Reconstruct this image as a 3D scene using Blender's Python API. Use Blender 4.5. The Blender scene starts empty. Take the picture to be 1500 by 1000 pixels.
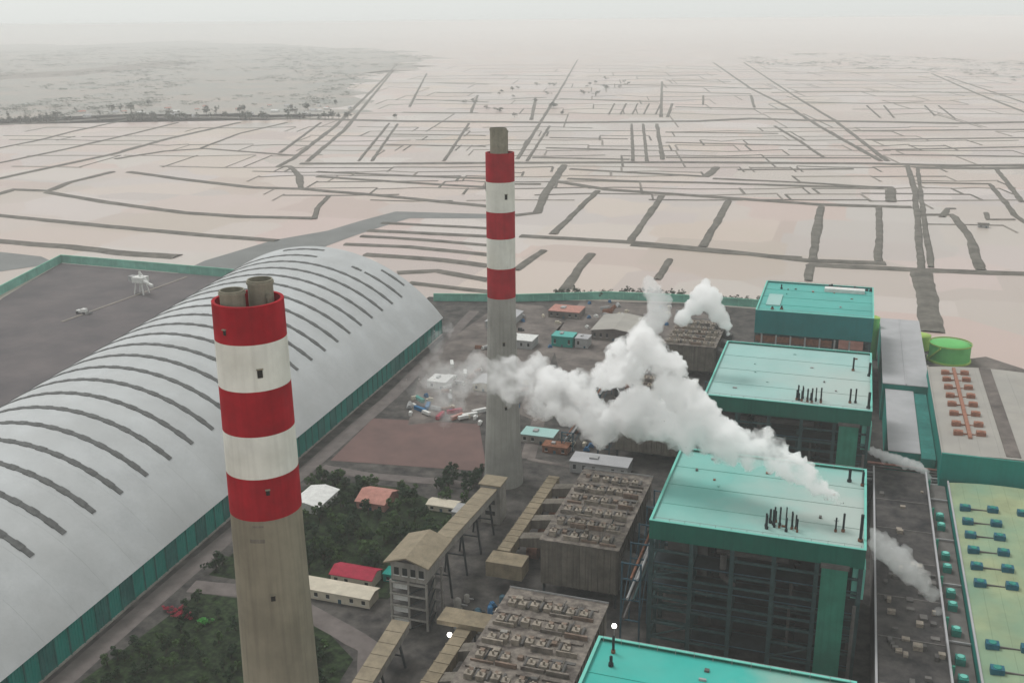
import bpy, bmesh, math, random
from mathutils import Vector, Matrix
random.seed(7)
R = math.radians
sc = bpy.context.scene
col = sc.collection

# ------------------------------------------------------------------ camera
cam_d = bpy.data.cameras.new('camera'); cam = bpy.data.objects.new('camera', cam_d); col.objects.link(cam)
cam_d.lens = 36.0; cam_d.sensor_width = 36.0; cam_d.clip_start = 1.0; cam_d.clip_end = 200000
PITCH = math.atan(470/1500); YAW = R(18.5)
rot = Matrix.Rotation(YAW, 3, 'Z') @ Matrix.Rotation(math.pi/2 - PITCH, 3, 'X') @ Matrix.Rotation(R(-0.5), 3, 'Z')
cam.rotation_euler = rot.to_euler(); cam.location = (0, 0, 288)
sc.camera = cam

# ------------------------------------------------------------------ sky, sun, exposure
SUN_EL, SUN_AZ = R(58), R(-62)          # azimuth from +Y towards +X
wd = bpy.data.worlds.new('World'); sc.world = wd; wd.use_nodes = True
nt = wd.node_tree; nt.nodes.clear()
sky = nt.nodes.new('ShaderNodeTexSky'); sky.sky_type = 'NISHITA'; sky.sun_disc = False
sky.sun_elevation = SUN_EL; sky.sun_rotation = SUN_AZ; sky.altitude = 0; sky.air_density = 1.0; sky.dust_density = 1.0; sky.ozone_density = 1.0
hs = nt.nodes.new('ShaderNodeHueSaturation'); hs.inputs['Saturation'].default_value = 0.13
tint = nt.nodes.new('ShaderNodeMix'); tint.data_type = 'RGBA'; tint.blend_type = 'MULTIPLY'; tint.inputs[0].default_value = 1.0
tint.inputs[7].default_value = (0.965, 1.0, 0.985, 1)
even = nt.nodes.new('ShaderNodeMix'); even.data_type = 'RGBA'; even.inputs[0].default_value = 0.9      # high thin cloud evens the sky out
even.inputs[7].default_value = (4.12, 4.22, 4.10, 1)
bg = nt.nodes.new('ShaderNodeBackground'); bg.inputs['Strength'].default_value = 0.13
wo = nt.nodes.new('ShaderNodeOutputWorld')
nt.links.new(sky.outputs[0], hs.inputs['Color']); nt.links.new(hs.outputs[0], tint.inputs[6]); nt.links.new(tint.outputs[2], even.inputs[6]); nt.links.new(even.outputs[2], bg.inputs[0]); nt.links.new(bg.outputs[0], wo.inputs[0])
sd = bpy.data.lights.new('sun', 'SUN'); sd.energy = 1.25; sd.angle = R(18); sd.color = (1.0, 0.985, 0.97)
so = bpy.data.objects.new('sun', sd); col.objects.link(so)
dv = Vector((math.sin(SUN_AZ)*math.cos(SUN_EL), math.cos(SUN_AZ)*math.cos(SUN_EL), math.sin(SUN_EL)))
so.rotation_euler = dv.to_track_quat('Z', 'Y').to_euler(); so.location = (-600, 300, 900)
vs = sc.view_settings; vs.view_transform = 'Standard'; vs.look = 'None'; vs.gamma = 1.0; vs.exposure = 0.47; vs.use_curve_mapping = False
sc.render.engine = 'CYCLES'
cy = sc.cycles; cy.use_denoising = True; cy.max_bounces = 24; cy.diffuse_bounces = 3; cy.glossy_bounces = 2; cy.volume_bounces = 20; cy.transparent_max_bounces = 8
cy.volume_step_rate = 2.0; cy.volume_max_steps = 256; cy.caustics_reflective = False; cy.caustics_refractive = False

# ------------------------------------------------------------------ materials
MT = {}
def mat(name, c, rough=0.8, var=0.25, scale=0.15, c2=None, streak=0.0, spec=0.12, bump=0.0, metal=0.0, detail=6.0, mid=0.5, dust=None, spot=None, cells=0):
    """procedural material: world-position noise between two tones, optional vertical streaks and dust film"""
    m = bpy.data.materials.new(name); m.use_nodes = True; t = m.node_tree; N, L = t.nodes, t.links
    b = N['Principled BSDF']; b.inputs['Roughness'].default_value = rough; b.inputs['Specular IOR Level'].default_value = spec; b.inputs['Metallic'].default_value = metal
    g = N.new('ShaderNodeNewGeometry')
    n1 = N.new('ShaderNodeTexNoise'); n1.inputs['Scale'].default_value = scale; n1.inputs['Detail'].default_value = detail; n1.inputs['Roughness'].default_value = 0.65
    L.new(g.outputs['Position'], n1.inputs['Vector'])
    a = c2 if c2 else tuple(v*(1-var) for v in c)
    hi = c if c2 else tuple(min(1, v*(1+var*0.6)) for v in c)
    rp = N.new('ShaderNodeValToRGB'); rp.color_ramp.elements[0].position = mid-0.16; rp.color_ramp.elements[1].position = mid+0.16
    rp.color_ramp.elements[0].color = (*a, 1); rp.color_ramp.elements[1].color = (*hi, 1)
    L.new(n1.outputs['Fac'], rp.inputs[0]); out = rp.outputs[0]
    if streak:
        mp = N.new('ShaderNodeMapping'); mp.inputs['Scale'].default_value = (1.2, 1.2, 0.05); L.new(g.outputs['Position'], mp.inputs['Vector'])
        n2 = N.new('ShaderNodeTexNoise'); n2.inputs['Scale'].default_value = 0.6; n2.inputs['Detail'].default_value = 5; L.new(mp.outputs[0], n2.inputs['Vector'])
        r2 = N.new('ShaderNodeMapRange'); r2.inputs[1].default_value = 0.45; r2.inputs[2].default_value = 0.75; r2.inputs[4].default_value = streak; L.new(n2.outputs['Fac'], r2.inputs[0])
        mx = N.new('ShaderNodeMix'); mx.data_type = 'RGBA'; mx.inputs[7].default_value = (*[v*0.35 for v in c], 1); L.new(r2.outputs[0], mx.inputs[0]); L.new(out, mx.inputs[6]); out = mx.outputs[2]
    if dust:
        dc, d0, d1 = dust
        n3 = N.new('ShaderNodeTexNoise'); n3.inputs['Scale'].default_value = 0.03; n3.inputs['Detail'].default_value = 4; L.new(g.outputs['Position'], n3.inputs['Vector'])
        r3 = N.new('ShaderNodeMapRange'); r3.inputs[1].default_value = 0.35; r3.inputs[2].default_value = 0.65; r3.inputs[3].default_value = d0; r3.inputs[4].default_value = d1; L.new(n3.outputs['Fac'], r3.inputs[0])
        mx = N.new('ShaderNodeMix'); mx.data_type = 'RGBA'; mx.inputs[7].default_value = (*dc, 1); L.new(r3.outputs[0], mx.inputs[0]); L.new(out, mx.inputs[6]); out = mx.outputs[2]
    if cells:                               # neighbouring ponds hold brine of slightly different tone
        vo = N.new('ShaderNodeTexVoronoi'); vo.distance = 'CHEBYCHEV'; vo.inputs['Scale'].default_value = cells; L.new(g.outputs['Position'], vo.inputs['Vector'])
        hv = N.new('ShaderNodeHueSaturation'); sv = N.new('ShaderNodeSeparateColor'); L.new(vo.outputs['Color'], sv.inputs[0])
        for k_, lo, hi_, inp in ((0, 0.88, 1.10, 'Value'), (1, 0.65, 1.25, 'Saturation'), (2, 0.485, 0.515, 'Hue')):
            mr_ = N.new('ShaderNodeMapRange'); mr_.inputs[3].default_value = lo; mr_.inputs[4].default_value = hi_; L.new(sv.outputs[k_], mr_.inputs[0]); L.new(mr_.outputs[0], hv.inputs[inp])
        L.new(out, hv.inputs['Color']); out = hv.outputs[0]
    if spot:                                # dust settled round one place, ragged by noise
        dc, ctr, r0, r1, amt = spot
        ds = N.new('ShaderNodeVectorMath'); ds.operation = 'DISTANCE'; ds.inputs[1].default_value = ctr; L.new(g.outputs['Position'], ds.inputs[0])
        n4 = N.new('ShaderNodeTexNoise'); n4.inputs['Scale'].default_value = 0.07; n4.inputs['Detail'].default_value = 5; L.new(g.outputs['Position'], n4.inputs['Vector'])
        ma = N.new('ShaderNodeMath'); ma.operation = 'MULTIPLY_ADD'; ma.inputs[1].default_value = -50.0; L.new(n4.outputs['Fac'], ma.inputs[0]); L.new(ds.outputs['Value'], ma.inputs[2])
        r4 = N.new('ShaderNodeMapRange'); r4.inputs[1].default_value = r0-25; r4.inputs[2].default_value = r1-25; r4.inputs[3].default_value = amt; r4.inputs[4].default_value = 0.0; L.new(ma.outputs[0], r4.inputs[0])
        mx = N.new('ShaderNodeMix'); mx.data_type = 'RGBA'; mx.inputs[7].default_value = (*dc, 1); L.new(r4.outputs[0], mx.inputs[0]); L.new(out, mx.inputs[6]); out = mx.outputs[2]
    L.new(out, b.inputs['Base Color'])
    if bump:
        bp = N.new('ShaderNodeBump'); bp.inputs['Strength'].default_value = bump; bp.inputs['Distance'].default_value = 0.3; L.new(n1.outputs['Fac'], bp.inputs['Height']); L.new(bp.outputs[0], b.inputs['Normal'])
    MT[name] = m; return m
mat('mud', (0.455, 0.36, 0.325), 0.33, scale=0.0022, c2=(0.415, 0.34, 0.29), spec=0.36, cells=0.006)
mat('dike', (0.135, 0.125, 0.108), 0.95, 0.4, 0.05, bump=0.3)
mat('dike_pale', (0.23, 0.205, 0.18), 0.95, 0.25, 0.05)
mat('canal', (0.15, 0.155, 0.15), 0.5, 0.2, 0.02)
mat('woodland', (0.27, 0.28, 0.26), 0.95, scale=0.0035, c2=(0.36, 0.315, 0.28), mid=0.5)
mat('ground', (0.105, 0.096, 0.088), 0.95, scale=0.09, c2=(0.028, 0.027, 0.027), bump=0.4)
mat('coal', (0.135, 0.118, 0.118), 0.9, scale=0.02, c2=(0.085, 0.078, 0.082))
mat('soil_red', (0.165, 0.105, 0.095), 0.95, scale=0.04, c2=(0.12, 0.082, 0.075))
mat('road', (0.14, 0.122, 0.115), 0.9, 0.25, 0.1)
mat('concrete', (0.30, 0.285, 0.26), 0.9, 0.3, 0.08, streak=0.4)
mat('apron', (0.19, 0.165, 0.15), 0.95, scale=0.05, c2=(0.075, 0.066, 0.062))
mat('grass', (0.038, 0.066, 0.024), 0.95, scale=0.3, c2=(0.007, 0.011, 0.006), mid=0.55, bump=0.5)
mat('stack', (0.240, 0.218, 0.165), 0.9, 0.2, 0.05, streak=0.35); mat('stack_grey', (0.31, 0.305, 0.28), 0.9, 0.2, 0.05, streak=0.3)
mat('stack_red', (0.33, 0.008, 0.016), 0.75, 0.25, 0.12, streak=0.28)
mat('stack_white', (0.74, 0.75, 0.70), 0.8, 0.15, 0.08, streak=0.2, dust=((0.45, 0.43, 0.35), 0.0, 0.5))
mat('flue', (0.25, 0.235, 0.185), 0.8, 0.2, 0.3, streak=0.3)
mat('soot', (0.03, 0.028, 0.026), 0.95, 0.3, 0.3)
mat('shed_roof', (0.45, 0.465, 0.47), 0.6, 0.12, 0.035, streak=0.10, spec=0.2, dust=((0.36, 0.365, 0.36), 0.0, 0.45))
mat('shed_vent', (0.115, 0.118, 0.116), 0.8, 0.3, 0.4)
mat('teal_wall', (0.010, 0.235, 0.195), 0.65, 0.15, 0.05, streak=0.15)
mat('teal_wall_dull', (0.04, 0.22, 0.19), 0.75, scale=0.06, c2=(0.018, 0.13, 0.12), streak=0.4)
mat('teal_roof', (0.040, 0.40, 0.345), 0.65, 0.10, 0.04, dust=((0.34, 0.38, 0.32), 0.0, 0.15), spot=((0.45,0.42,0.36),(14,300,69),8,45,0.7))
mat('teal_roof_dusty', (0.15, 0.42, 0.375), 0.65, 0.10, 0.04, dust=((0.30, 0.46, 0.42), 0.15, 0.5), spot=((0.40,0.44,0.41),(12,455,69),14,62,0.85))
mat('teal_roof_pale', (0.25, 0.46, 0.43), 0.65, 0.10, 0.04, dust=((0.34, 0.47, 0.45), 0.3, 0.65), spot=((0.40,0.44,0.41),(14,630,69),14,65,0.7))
mat('teal_roof_far', (0.075, 0.36, 0.32), 0.5, 0.10, 0.04)
mat('fascia', (0.008, 0.118, 0.084), 0.6, 0.15, 0.06, streak=0.25)
mat('fascia_blue', (0.008, 0.175, 0.175), 0.6, 0.12, 0.06, streak=0.15)
mat('trim', (0.16, 0.50, 0.42), 0.6, 0.12, 0.1)
mat('steel', (0.032, 0.068, 0.070), 0.7, 0.3, 0.3)
mat('steel_dark', (0.022, 0.030, 0.033), 0.8, 0.3, 0.3)
mat('steel_blue', (0.04, 0.09, 0.12), 0.7, 0.3, 0.3)
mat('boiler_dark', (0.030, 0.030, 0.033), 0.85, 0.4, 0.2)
mat('boiler_lag', (0.11, 0.105, 0.10), 0.8, 0.3, 0.2)
mat('duct_green', (0.035, 0.21, 0.145), 0.7, 0.2, 0.1, streak=0.3)
mat('precip', (0.17, 0.152, 0.128), 0.9, 0.3, 0.15, streak=0.6)
mat('precip_top', (0.24, 0.21, 0.18), 0.95, scale=0.25, c2=(0.07, 0.06, 0.055), bump=0.5)
mat('ash_box', (0.27, 0.235, 0.195), 0.9, 0.35, 0.4)
mat('ash_box_red', (0.19, 0.14, 0.11), 0.9, 0.35, 0.4)
mat('tan_duct', (0.235, 0.195, 0.135), 0.85, 0.3, 0.12, streak=0.25)
mat('tan_roof', (0.25, 0.21, 0.15), 0.85, 0.2, 0.2, streak=0.2)
mat('deck_dark', (0.085, 0.078, 0.074), 0.9, scale=0.10, c2=(0.022, 0.022, 0.024))
mat('deck_grey', (0.165, 0.155, 0.145), 0.9, scale=0.1, c2=(0.10, 0.095, 0.09))
mat('roof_grey', (0.37, 0.37, 0.38), 0.7, 0.12, 0.05)
mat('roof_tan', (0.34, 0.32, 0.29), 0.8, 0.15, 0.04, dust=((0.30, 0.29, 0.27), 0.0, 0.6))
mat('roof_olive', (0.30, 0.34, 0.20), 0.85, 0.2, 0.05, dust=((0.16, 0.29, 0.21), 0.0, 0.7))
mat('blue_vent', (0.02, 0.115, 0.165), 0.6, 0.3, 0.5)
mat('teal_box', (0.03, 0.22, 0.18), 0.6, 0.2, 0.5)
mat('red_vent', (0.30, 0.145, 0.10), 0.8, 0.3, 0.5)
mat('tank_green', (0.13, 0.47, 0.13), 0.55, 0.12, 0.1, streak=0.15)
mat('lime', (0.35, 0.50, 0.12), 0.6, 0.15, 0.2)
mat('white_paint', (0.62, 0.62, 0.60), 0.7, 0.12, 0.3, streak=0.1)
mat('grey_paint', (0.33, 0.33, 0.33), 0.7, 0.15, 0.2, streak=0.2)
mat('cream', (0.52, 0.47, 0.38), 0.8, 0.12, 0.2, streak=0.1)
mat('crimson', (0.32, 0.025, 0.05), 0.7, 0.2, 0.3)
mat('brick_pink', (0.40, 0.20, 0.165), 0.85, 0.2, 0.3)
mat('rust', (0.20, 0.09, 0.055), 0.9, 0.4, 0.4)
mat('blue', (0.03, 0.13, 0.26), 0.6, 0.2, 0.4)
mat('glass', (0.02, 0.024, 0.026), 0.15, 0.1, 0.3, spec=0.6)
mat('fence_green', (0.20, 0.50, 0.38), 0.75, 0.2, 0.1)
mat('fence_wall', (0.15, 0.40, 0.32), 0.8, 0.3, 0.05)
mat('bark', (0.06, 0.045, 0.032), 0.95, 0.3, 0.8)
mat('leaf_a', (0.048, 0.088, 0.028), 0.8, 0.5, 0.5)
mat('leaf_b', (0.022, 0.046, 0.020), 0.8, 0.5, 0.5)
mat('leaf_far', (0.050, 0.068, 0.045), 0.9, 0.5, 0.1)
mat('leaf_bright', (0.06, 0.26, 0.05), 0.8, 0.3, 0.5)
mat('flower_red', (0.28, 0.03, 0.05), 0.8, 0.3, 0.5)
def emis(name, c, s):
    m = mat(name, c); b = m.node_tree.nodes['Principled BSDF']; b.inputs['Emission Color'].default_value = (*c, 1); b.inputs['Emission Strength'].default_value = s
emis('lamp_glow', (1.0, 0.97, 0.9), 8.0)

# ------------------------------------------------------------------ mesh helpers
class M:
    def __init__(s): s.v = []; s.f = []
    def add(s, vs, fs):
        o = len(s.v); s.v += [tuple(p) for p in vs]; s.f += [tuple(i+o for i in f) for f in fs]; return s
    def box(s, x0, x1, y0, y1, z0, z1):
        return s.add([(x0,y0,z0),(x1,y0,z0),(x1,y1,z0),(x0,y1,z0),(x0,y0,z1),(x1,y0,z1),(x1,y1,z1),(x0,y1,z1)],
                     [(3,2,1,0),(4,5,6,7),(0,1,5,4),(1,2,6,5),(2,3,7,6),(3,0,4,7)])
    def bar(s, p, q, w, h=None):
        p, q = Vector(p), Vector(q); h = h or w; d = (q-p).normalized()
        up = Vector((0,0,1)) if abs(d.z) < 0.95 else Vector((0,1,0)); a = d.cross(up).normalized()*w/2; b = a.cross(d).normalized()*h/2
        return s.add([p-a-b, p+a-b, p+a+b, p-a+b, q-a-b, q+a-b, q+a+b, q-a+b], [(0,1,2,3),(7,6,5,4),(0,4,5,1),(1,5,6,2),(2,6,7,3),(3,7,4,0)])
    def lathe(s, cx, cy, prof, n=48, cap0=False, cap1=False):
        vs, fs = [], []
        for r, z in prof: vs += [(cx+r*math.cos(2*math.pi*i/n), cy+r*math.sin(2*math.pi*i/n), z) for i in range(n)]
        for k in range(len(prof)-1): fs += [(k*n+i, k*n+(i+1)%n, (k+1)*n+(i+1)%n, (k+1)*n+i) for i in range(n)]
        if cap0: fs.append(tuple(range(n-1,-1,-1)))
        if cap1: fs.append(tuple((len(prof)-1)*n+i for i in range(n)))
        return s.add(vs, fs)
    def cyl(s, p, q, r, n=10, r2=None):
        p, q = Vector(p), Vector(q); d = (q-p).normalized(); r2 = r if r2 is None else r2
        up = Vector((0,0,1)) if abs(d.z) < 0.95 else Vector((1,0,0)); a = d.cross(up).normalized(); b = d.cross(a)
        vs = [p+(a*math.cos(2*math.pi*i/n)+b*math.sin(2*math.pi*i/n))*r for i in range(n)]+[q+(a*math.cos(2*math.pi*i/n)+b*math.sin(2*math.pi*i/n))*r2 for i in range(n)]
        return s.add(vs, [((i+1)%n, i, n+i, n+(i+1)%n) for i in range(n)]+[tuple(range(n)), tuple(range(2*n-1, n-1, -1))])
    def prism(s, poly, z0, z1):
        n = len(poly)
        return s.add([(x,y,z0) for x,y in poly]+[(x,y,z1) for x,y in poly], [tuple(range(n-1,-1,-1)), tuple(range(n,2*n))]+[(i,(i+1)%n,n+(i+1)%n,n+i) for i in range(n)])
    def extr(s, prof, axis, a0, a1):
        """a closed (h, z) profile pushed along y (axis 'y': h is x) or along x (axis 'x': h is y)"""
        n = len(prof); P = (lambda h, a, z: (h, a, z)) if axis == 'y' else (lambda h, a, z: (a, h, z))
        return s.add([P(h, a0, z) for h, z in prof]+[P(h, a1, z) for h, z in prof], [tuple(range(n)), tuple(range(2*n-1, n-1, -1))]+[((i+1)%n, i, n+i, n+(i+1)%n) for i in range(n)])
    def sheet(s, poly, z): return s.add([(x,y,z) for x,y in poly], [tuple(range(len(poly)))])
ORG = {}
def mesh(name, m, material, org=(0,0,0), smooth=False):
    me = bpy.data.meshes.new(name); me.from_pydata([(x-org[0], y-org[1], z-org[2]) for x,y,z in m.v], [], m.f)
    bm = bmesh.new(); bm.from_mesh(me); bmesh.ops.recalc_face_normals(bm, faces=bm.faces); bm.to_mesh(me); bm.free()
    me.materials.append(MT[material])
    if smooth:
        for p in me.polygons: p.use_smooth = True
    return me
def tag(o, label=None, cat=None, group=None, kind=None):
    for k, v in (('label', label), ('category', cat), ('group', group), ('kind', kind)):
        if v: o[k] = v
    return o
def thing(name, loc, label, cat, group=None, rz=0):
    o = bpy.data.objects.new(name, None); col.objects.link(o); o.location = loc; o.empty_display_size = 2; o.rotation_euler.z = rz
    ORG[o] = tuple(loc); return tag(o, label, cat, group)
def part(name, m, material, parent, smooth=False, kind=None):
    o = bpy.data.objects.new(name, mesh(name, m, material, ORG[parent], smooth)); col.objects.link(o); o.parent = parent; ORG[o] = ORG[parent]
    return tag(o, kind=kind)
def again(src, off, parent=None, scale=None):
    """another instance of a piece, sharing its mesh, shifted by off"""
    o = src.copy(); col.objects.link(o); o.parent = parent or src.parent; o.location = Vector(src.location)+Vector(off); ORG[o] = ORG.get(o.parent, (0,0,0))
    if scale: o.scale = scale
    return o
def one(name, m, material, loc, label, cat, group=None, smooth=False):
    o = bpy.data.objects.new(name, mesh(name, m, material, loc, smooth)); col.objects.link(o); o.location = loc; ORG[o] = tuple(loc)
    return tag(o, label, cat, group)
def struct(name, m, material, kind='structure'):
    o = bpy.data.objects.new(name, mesh(name, m, material)); col.objects.link(o); o['kind'] = kind; return o
def shade_auto(o, ang=40):
    for p in o.data.polygons: p.use_smooth = True
    try: o.data.set_sharp_from_angle(angle=R(ang))
    except Exception: pass
# ------------------------------------------------------------------ terrain: salt flats, dikes, canal, woodland
DIKES = [(13,[(-2484,2470),(-2330,2640),(-2232,2806),(-1988,2862),(-1701,2880),(-1489,2883),(-1285,2885),(-1036,2921),(-832,2948),(-453,3080),(-308,3203),(-62,3172),(79,3184),(260,3185),(482,3279)]),
(8,[(-1122,1942),(-923,1995),(-730,2057),(-344,2170),(37,2248),(194,2257),(351,2309)]),
(6,[(-1766,1739),(-1813,2042),(-1889,2395),(-1961,2681)]),
(6,[(-1980,1957),(-2026,2187),(-2100,2400),(-2184,2744)]),
(9,[(-1586,1556),(-1615,1813),(-1634,1992),(-1705,2267),(-1775,2725)]),
(9,[(-1434,1400),(-1457,1488),(-1383,1492),(-1417,1584),(-1434,1731)]),
(5,[(-1501,2136),(-1597,2449),(-1631,2759)]),
(4,[(-1567,1908),(-1548,2054),(-1485,2126),(-1208,2063)]),
(6,[(-1400,1740),(-1246,1685),(-1042,1626),(-948,1635),(-772,1606),(-553,1554)]),
(6,[(-1372,1479),(-1189,1417),(-1006,1369),(-891,1365),(-782,1383)]),
(6,[(-1307,1272),(-1059,1242),(-868,1223),(-749,1218)]),
(8,[(-1147,1108),(-1002,1103),(-892,1090),(-821,1094)]),
(5,[(-779,1378),(-821,1466),(-862,1581)]),
(7,[(-948,1635),(-1033,1780),(-1122,1899),(-1144,1882),(-1183,2020),(-1429,2680),(-2333,4917),(-3182,6968)]),
(6,[(-1125,1976),(-1364,2617),(-2688,5813)]),
(5,[(-1265,2100),(-1529,2783)]),
(4,[(-1021,2015),(-1318,2811)]),
(4,[(-993,2022),(-1285,2798)]),
(4,[(-841,2062),(-1086,2866)]),
(3,[(-1095,2311),(-842,2332)]),
(3,[(-1179,2533),(-924,2562)]),
(5,[(-1026,1840),(-822,1836),(-658,1844)]),
(5,[(-993,1781),(-786,1755),(-622,1741)]),
(4,[(-664,1377),(-577,1379),(-494,1381)]),
(5,[(-658,1319),(-574,1322),(-474,1326)]),
(4,[(-650,1280),(-535,1279),(-455,1270)]),
(5,[(-647,1223),(-555,1232),(-435,1215)]),
(6,[(-592,1173),(-492,1173),(-415,1157)]),
(5,[(-510,1092),(-468,1115),(-390,1088)]),
(4,[(-475,1050),(-372,1038)]),
(4,[(-1504,3381),(-2381,5612)]),
(4,[(-1960,4743),(-1675,4683)]),
(4,[(-1624,3719),(-1305,3647)]),
(4,[(-1434,3169),(-1181,3200)]),
(5,[(-698,2135),(-865,2836),(-1311,4695),(-2045,7721)]),
(4,[(-668,2108),(-833,2843)]),
(4,[(-449,2165),(-620,2955)]),
(4,[(-416,2151),(-588,2963)]),
(5,[(-392,2203),(-550,2972)]),
(3,[(-748,2555),(-548,2572)]),
(4,[(-694,2341),(-500,2350)]),
(4,[(-673,2165),(-461,2185)]),
(3,[(-486,2756),(-197,2792)]),
(3,[(-443,2521),(-106,2533)]),
(4,[(-392,2238),(31,2337)]),
(5,[(-221,2990),(-136,2644),(-68,2335)]),
(7,[(-979,7323),(-451,4608),(-213,3578),(-103,3018),(51,2296)]),
(6,[(-775,7344),(-219,4047),(-62,3172),(64,2299)]),
(5,[(102,2233),(103,1900),(93,1523),(86,1278)]),
(4,[(119,2186),(110,1828),(98,1299)]),
(6,[(-426,1755),(-409,1537),(-395,1368)]),
(6,[(-308,1734),(-292,1510),(-281,1348)]),
(6,[(-193,1709),(-186,1496),(-181,1340)]),
(6,[(-45,1696),(-43,1484),(-40,1305)]),
(5,[(42,1720),(41,1508),(38,1316)]),
(6,[(-527,1843),(-412,1774),(-205,1741),(-49,1715),(91,1728)]),
(6,[(-435,1342),(-278,1344),(-161,1324),(-44,1296),(46,1307)]),
(4,[(-274,1327),(-150,1310),(-53,1310)]),
(6,[(-43,1273),(86,1281),(214,1297)]),
(8,[(-573,2065),(-541,1893),(-509,1716),(-465,1521),(-494,1489)]),
(5,[(-594,1790),(-545,1804)]),
(5,[(-545,2009),(-395,1990),(-267,1977),(-266,2115)]),
(5,[(-515,1882),(-386,1881),(-262,1898),(-80,1905),(64,1929),(61,1772)]),
(4,[(-251,1954),(-83,1946),(58,1919)]),
(4,[(-221,2085),(-2,2154)]),
(6,[(-378,1261),(-378,1145)]),
(6,[(-312,1259),(-304,1145),(-295,1055)]),
(5,[(-210,1256),(-206,1146)]),
(5,[(-41,1274),(-39,1189)]),
(12,[(86,1281),(86,1183),(84,1015)]),
(6,[(98,1662),(147,1675),(158,1517),(153,1301)]),
(5,[(118,2001),(233,2016),(237,1794),(236,1700),(252,1579)]),
(5,[(266,2225),(263,1828)]),
(9,[(114,2205),(242,2229),(345,2266)]),
(4,[(198,1708),(194,1648),(232,1659)]),
(5,[(132,1653),(144,1730),(156,1733)]),
(5,[(-11,2908),(452,3057)]),
(5,[(23,2699),(424,2846)]),
(4,[(60,2494),(397,2647)]),
(4,[(73,2408),(370,2448)]),
(4,[(-186,3885),(22,3865),(209,3968)]),
(3,[(22,3774),(61,3312)]),
(3,[(77,3786),(100,3321)]),
(3,[(209,3814),(219,3418)]),
(3,[(252,3824),(270,3315)]),
(5,[(346,6020),(427,4477),(504,3437)]),
(4,[(396,5751),(557,3832)]),
(4,[(-918,5158),(-596,5096)]),
(5,[(-1184,4771),(-766,4743),(-363,4578)]),
(4,[(-782,4322),(-417,4270)]),
(5,[(-599,3579),(-212,3551)]),
(4,[(-914,5041),(-578,3188)]),
(3,[(-589,4156),(-521,3686)]),
(4,[(-409,4193),(-338,3607)]),
(4,[(-1092,3866),(-694,3777)]),
(4,[(-345,4365),(100,4536),(640,4442)]),
(4,[(-355,5253),(350,5260)]),
(4,[(-1272,3829),(-1164,3925)]),
(4,[(-1204,3917),(-940,3011)]),
(4,[(-636,3724),(-558,3192)]),
(4,[(-402,5908),(333,6092)]),
(4,[(-1394,5467),(-742,5711)]),
(2.5,[(-837,3681),(-755,3245)]),
(2.5,[(-796,3690),(-719,3253)]),
(2.5,[(-756,3699),(-683,3261)]),
(2.5,[(-716,3707),(-648,3269)]),
(2.5,[(-676,3716),(-612,3277)]),
(4,[(-1695,4100),(-1453,4105)]),
(4,[(-1954,5524),(-1467,5456)]),
(4,[(-1212,3219),(-1468,3979)])]
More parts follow.
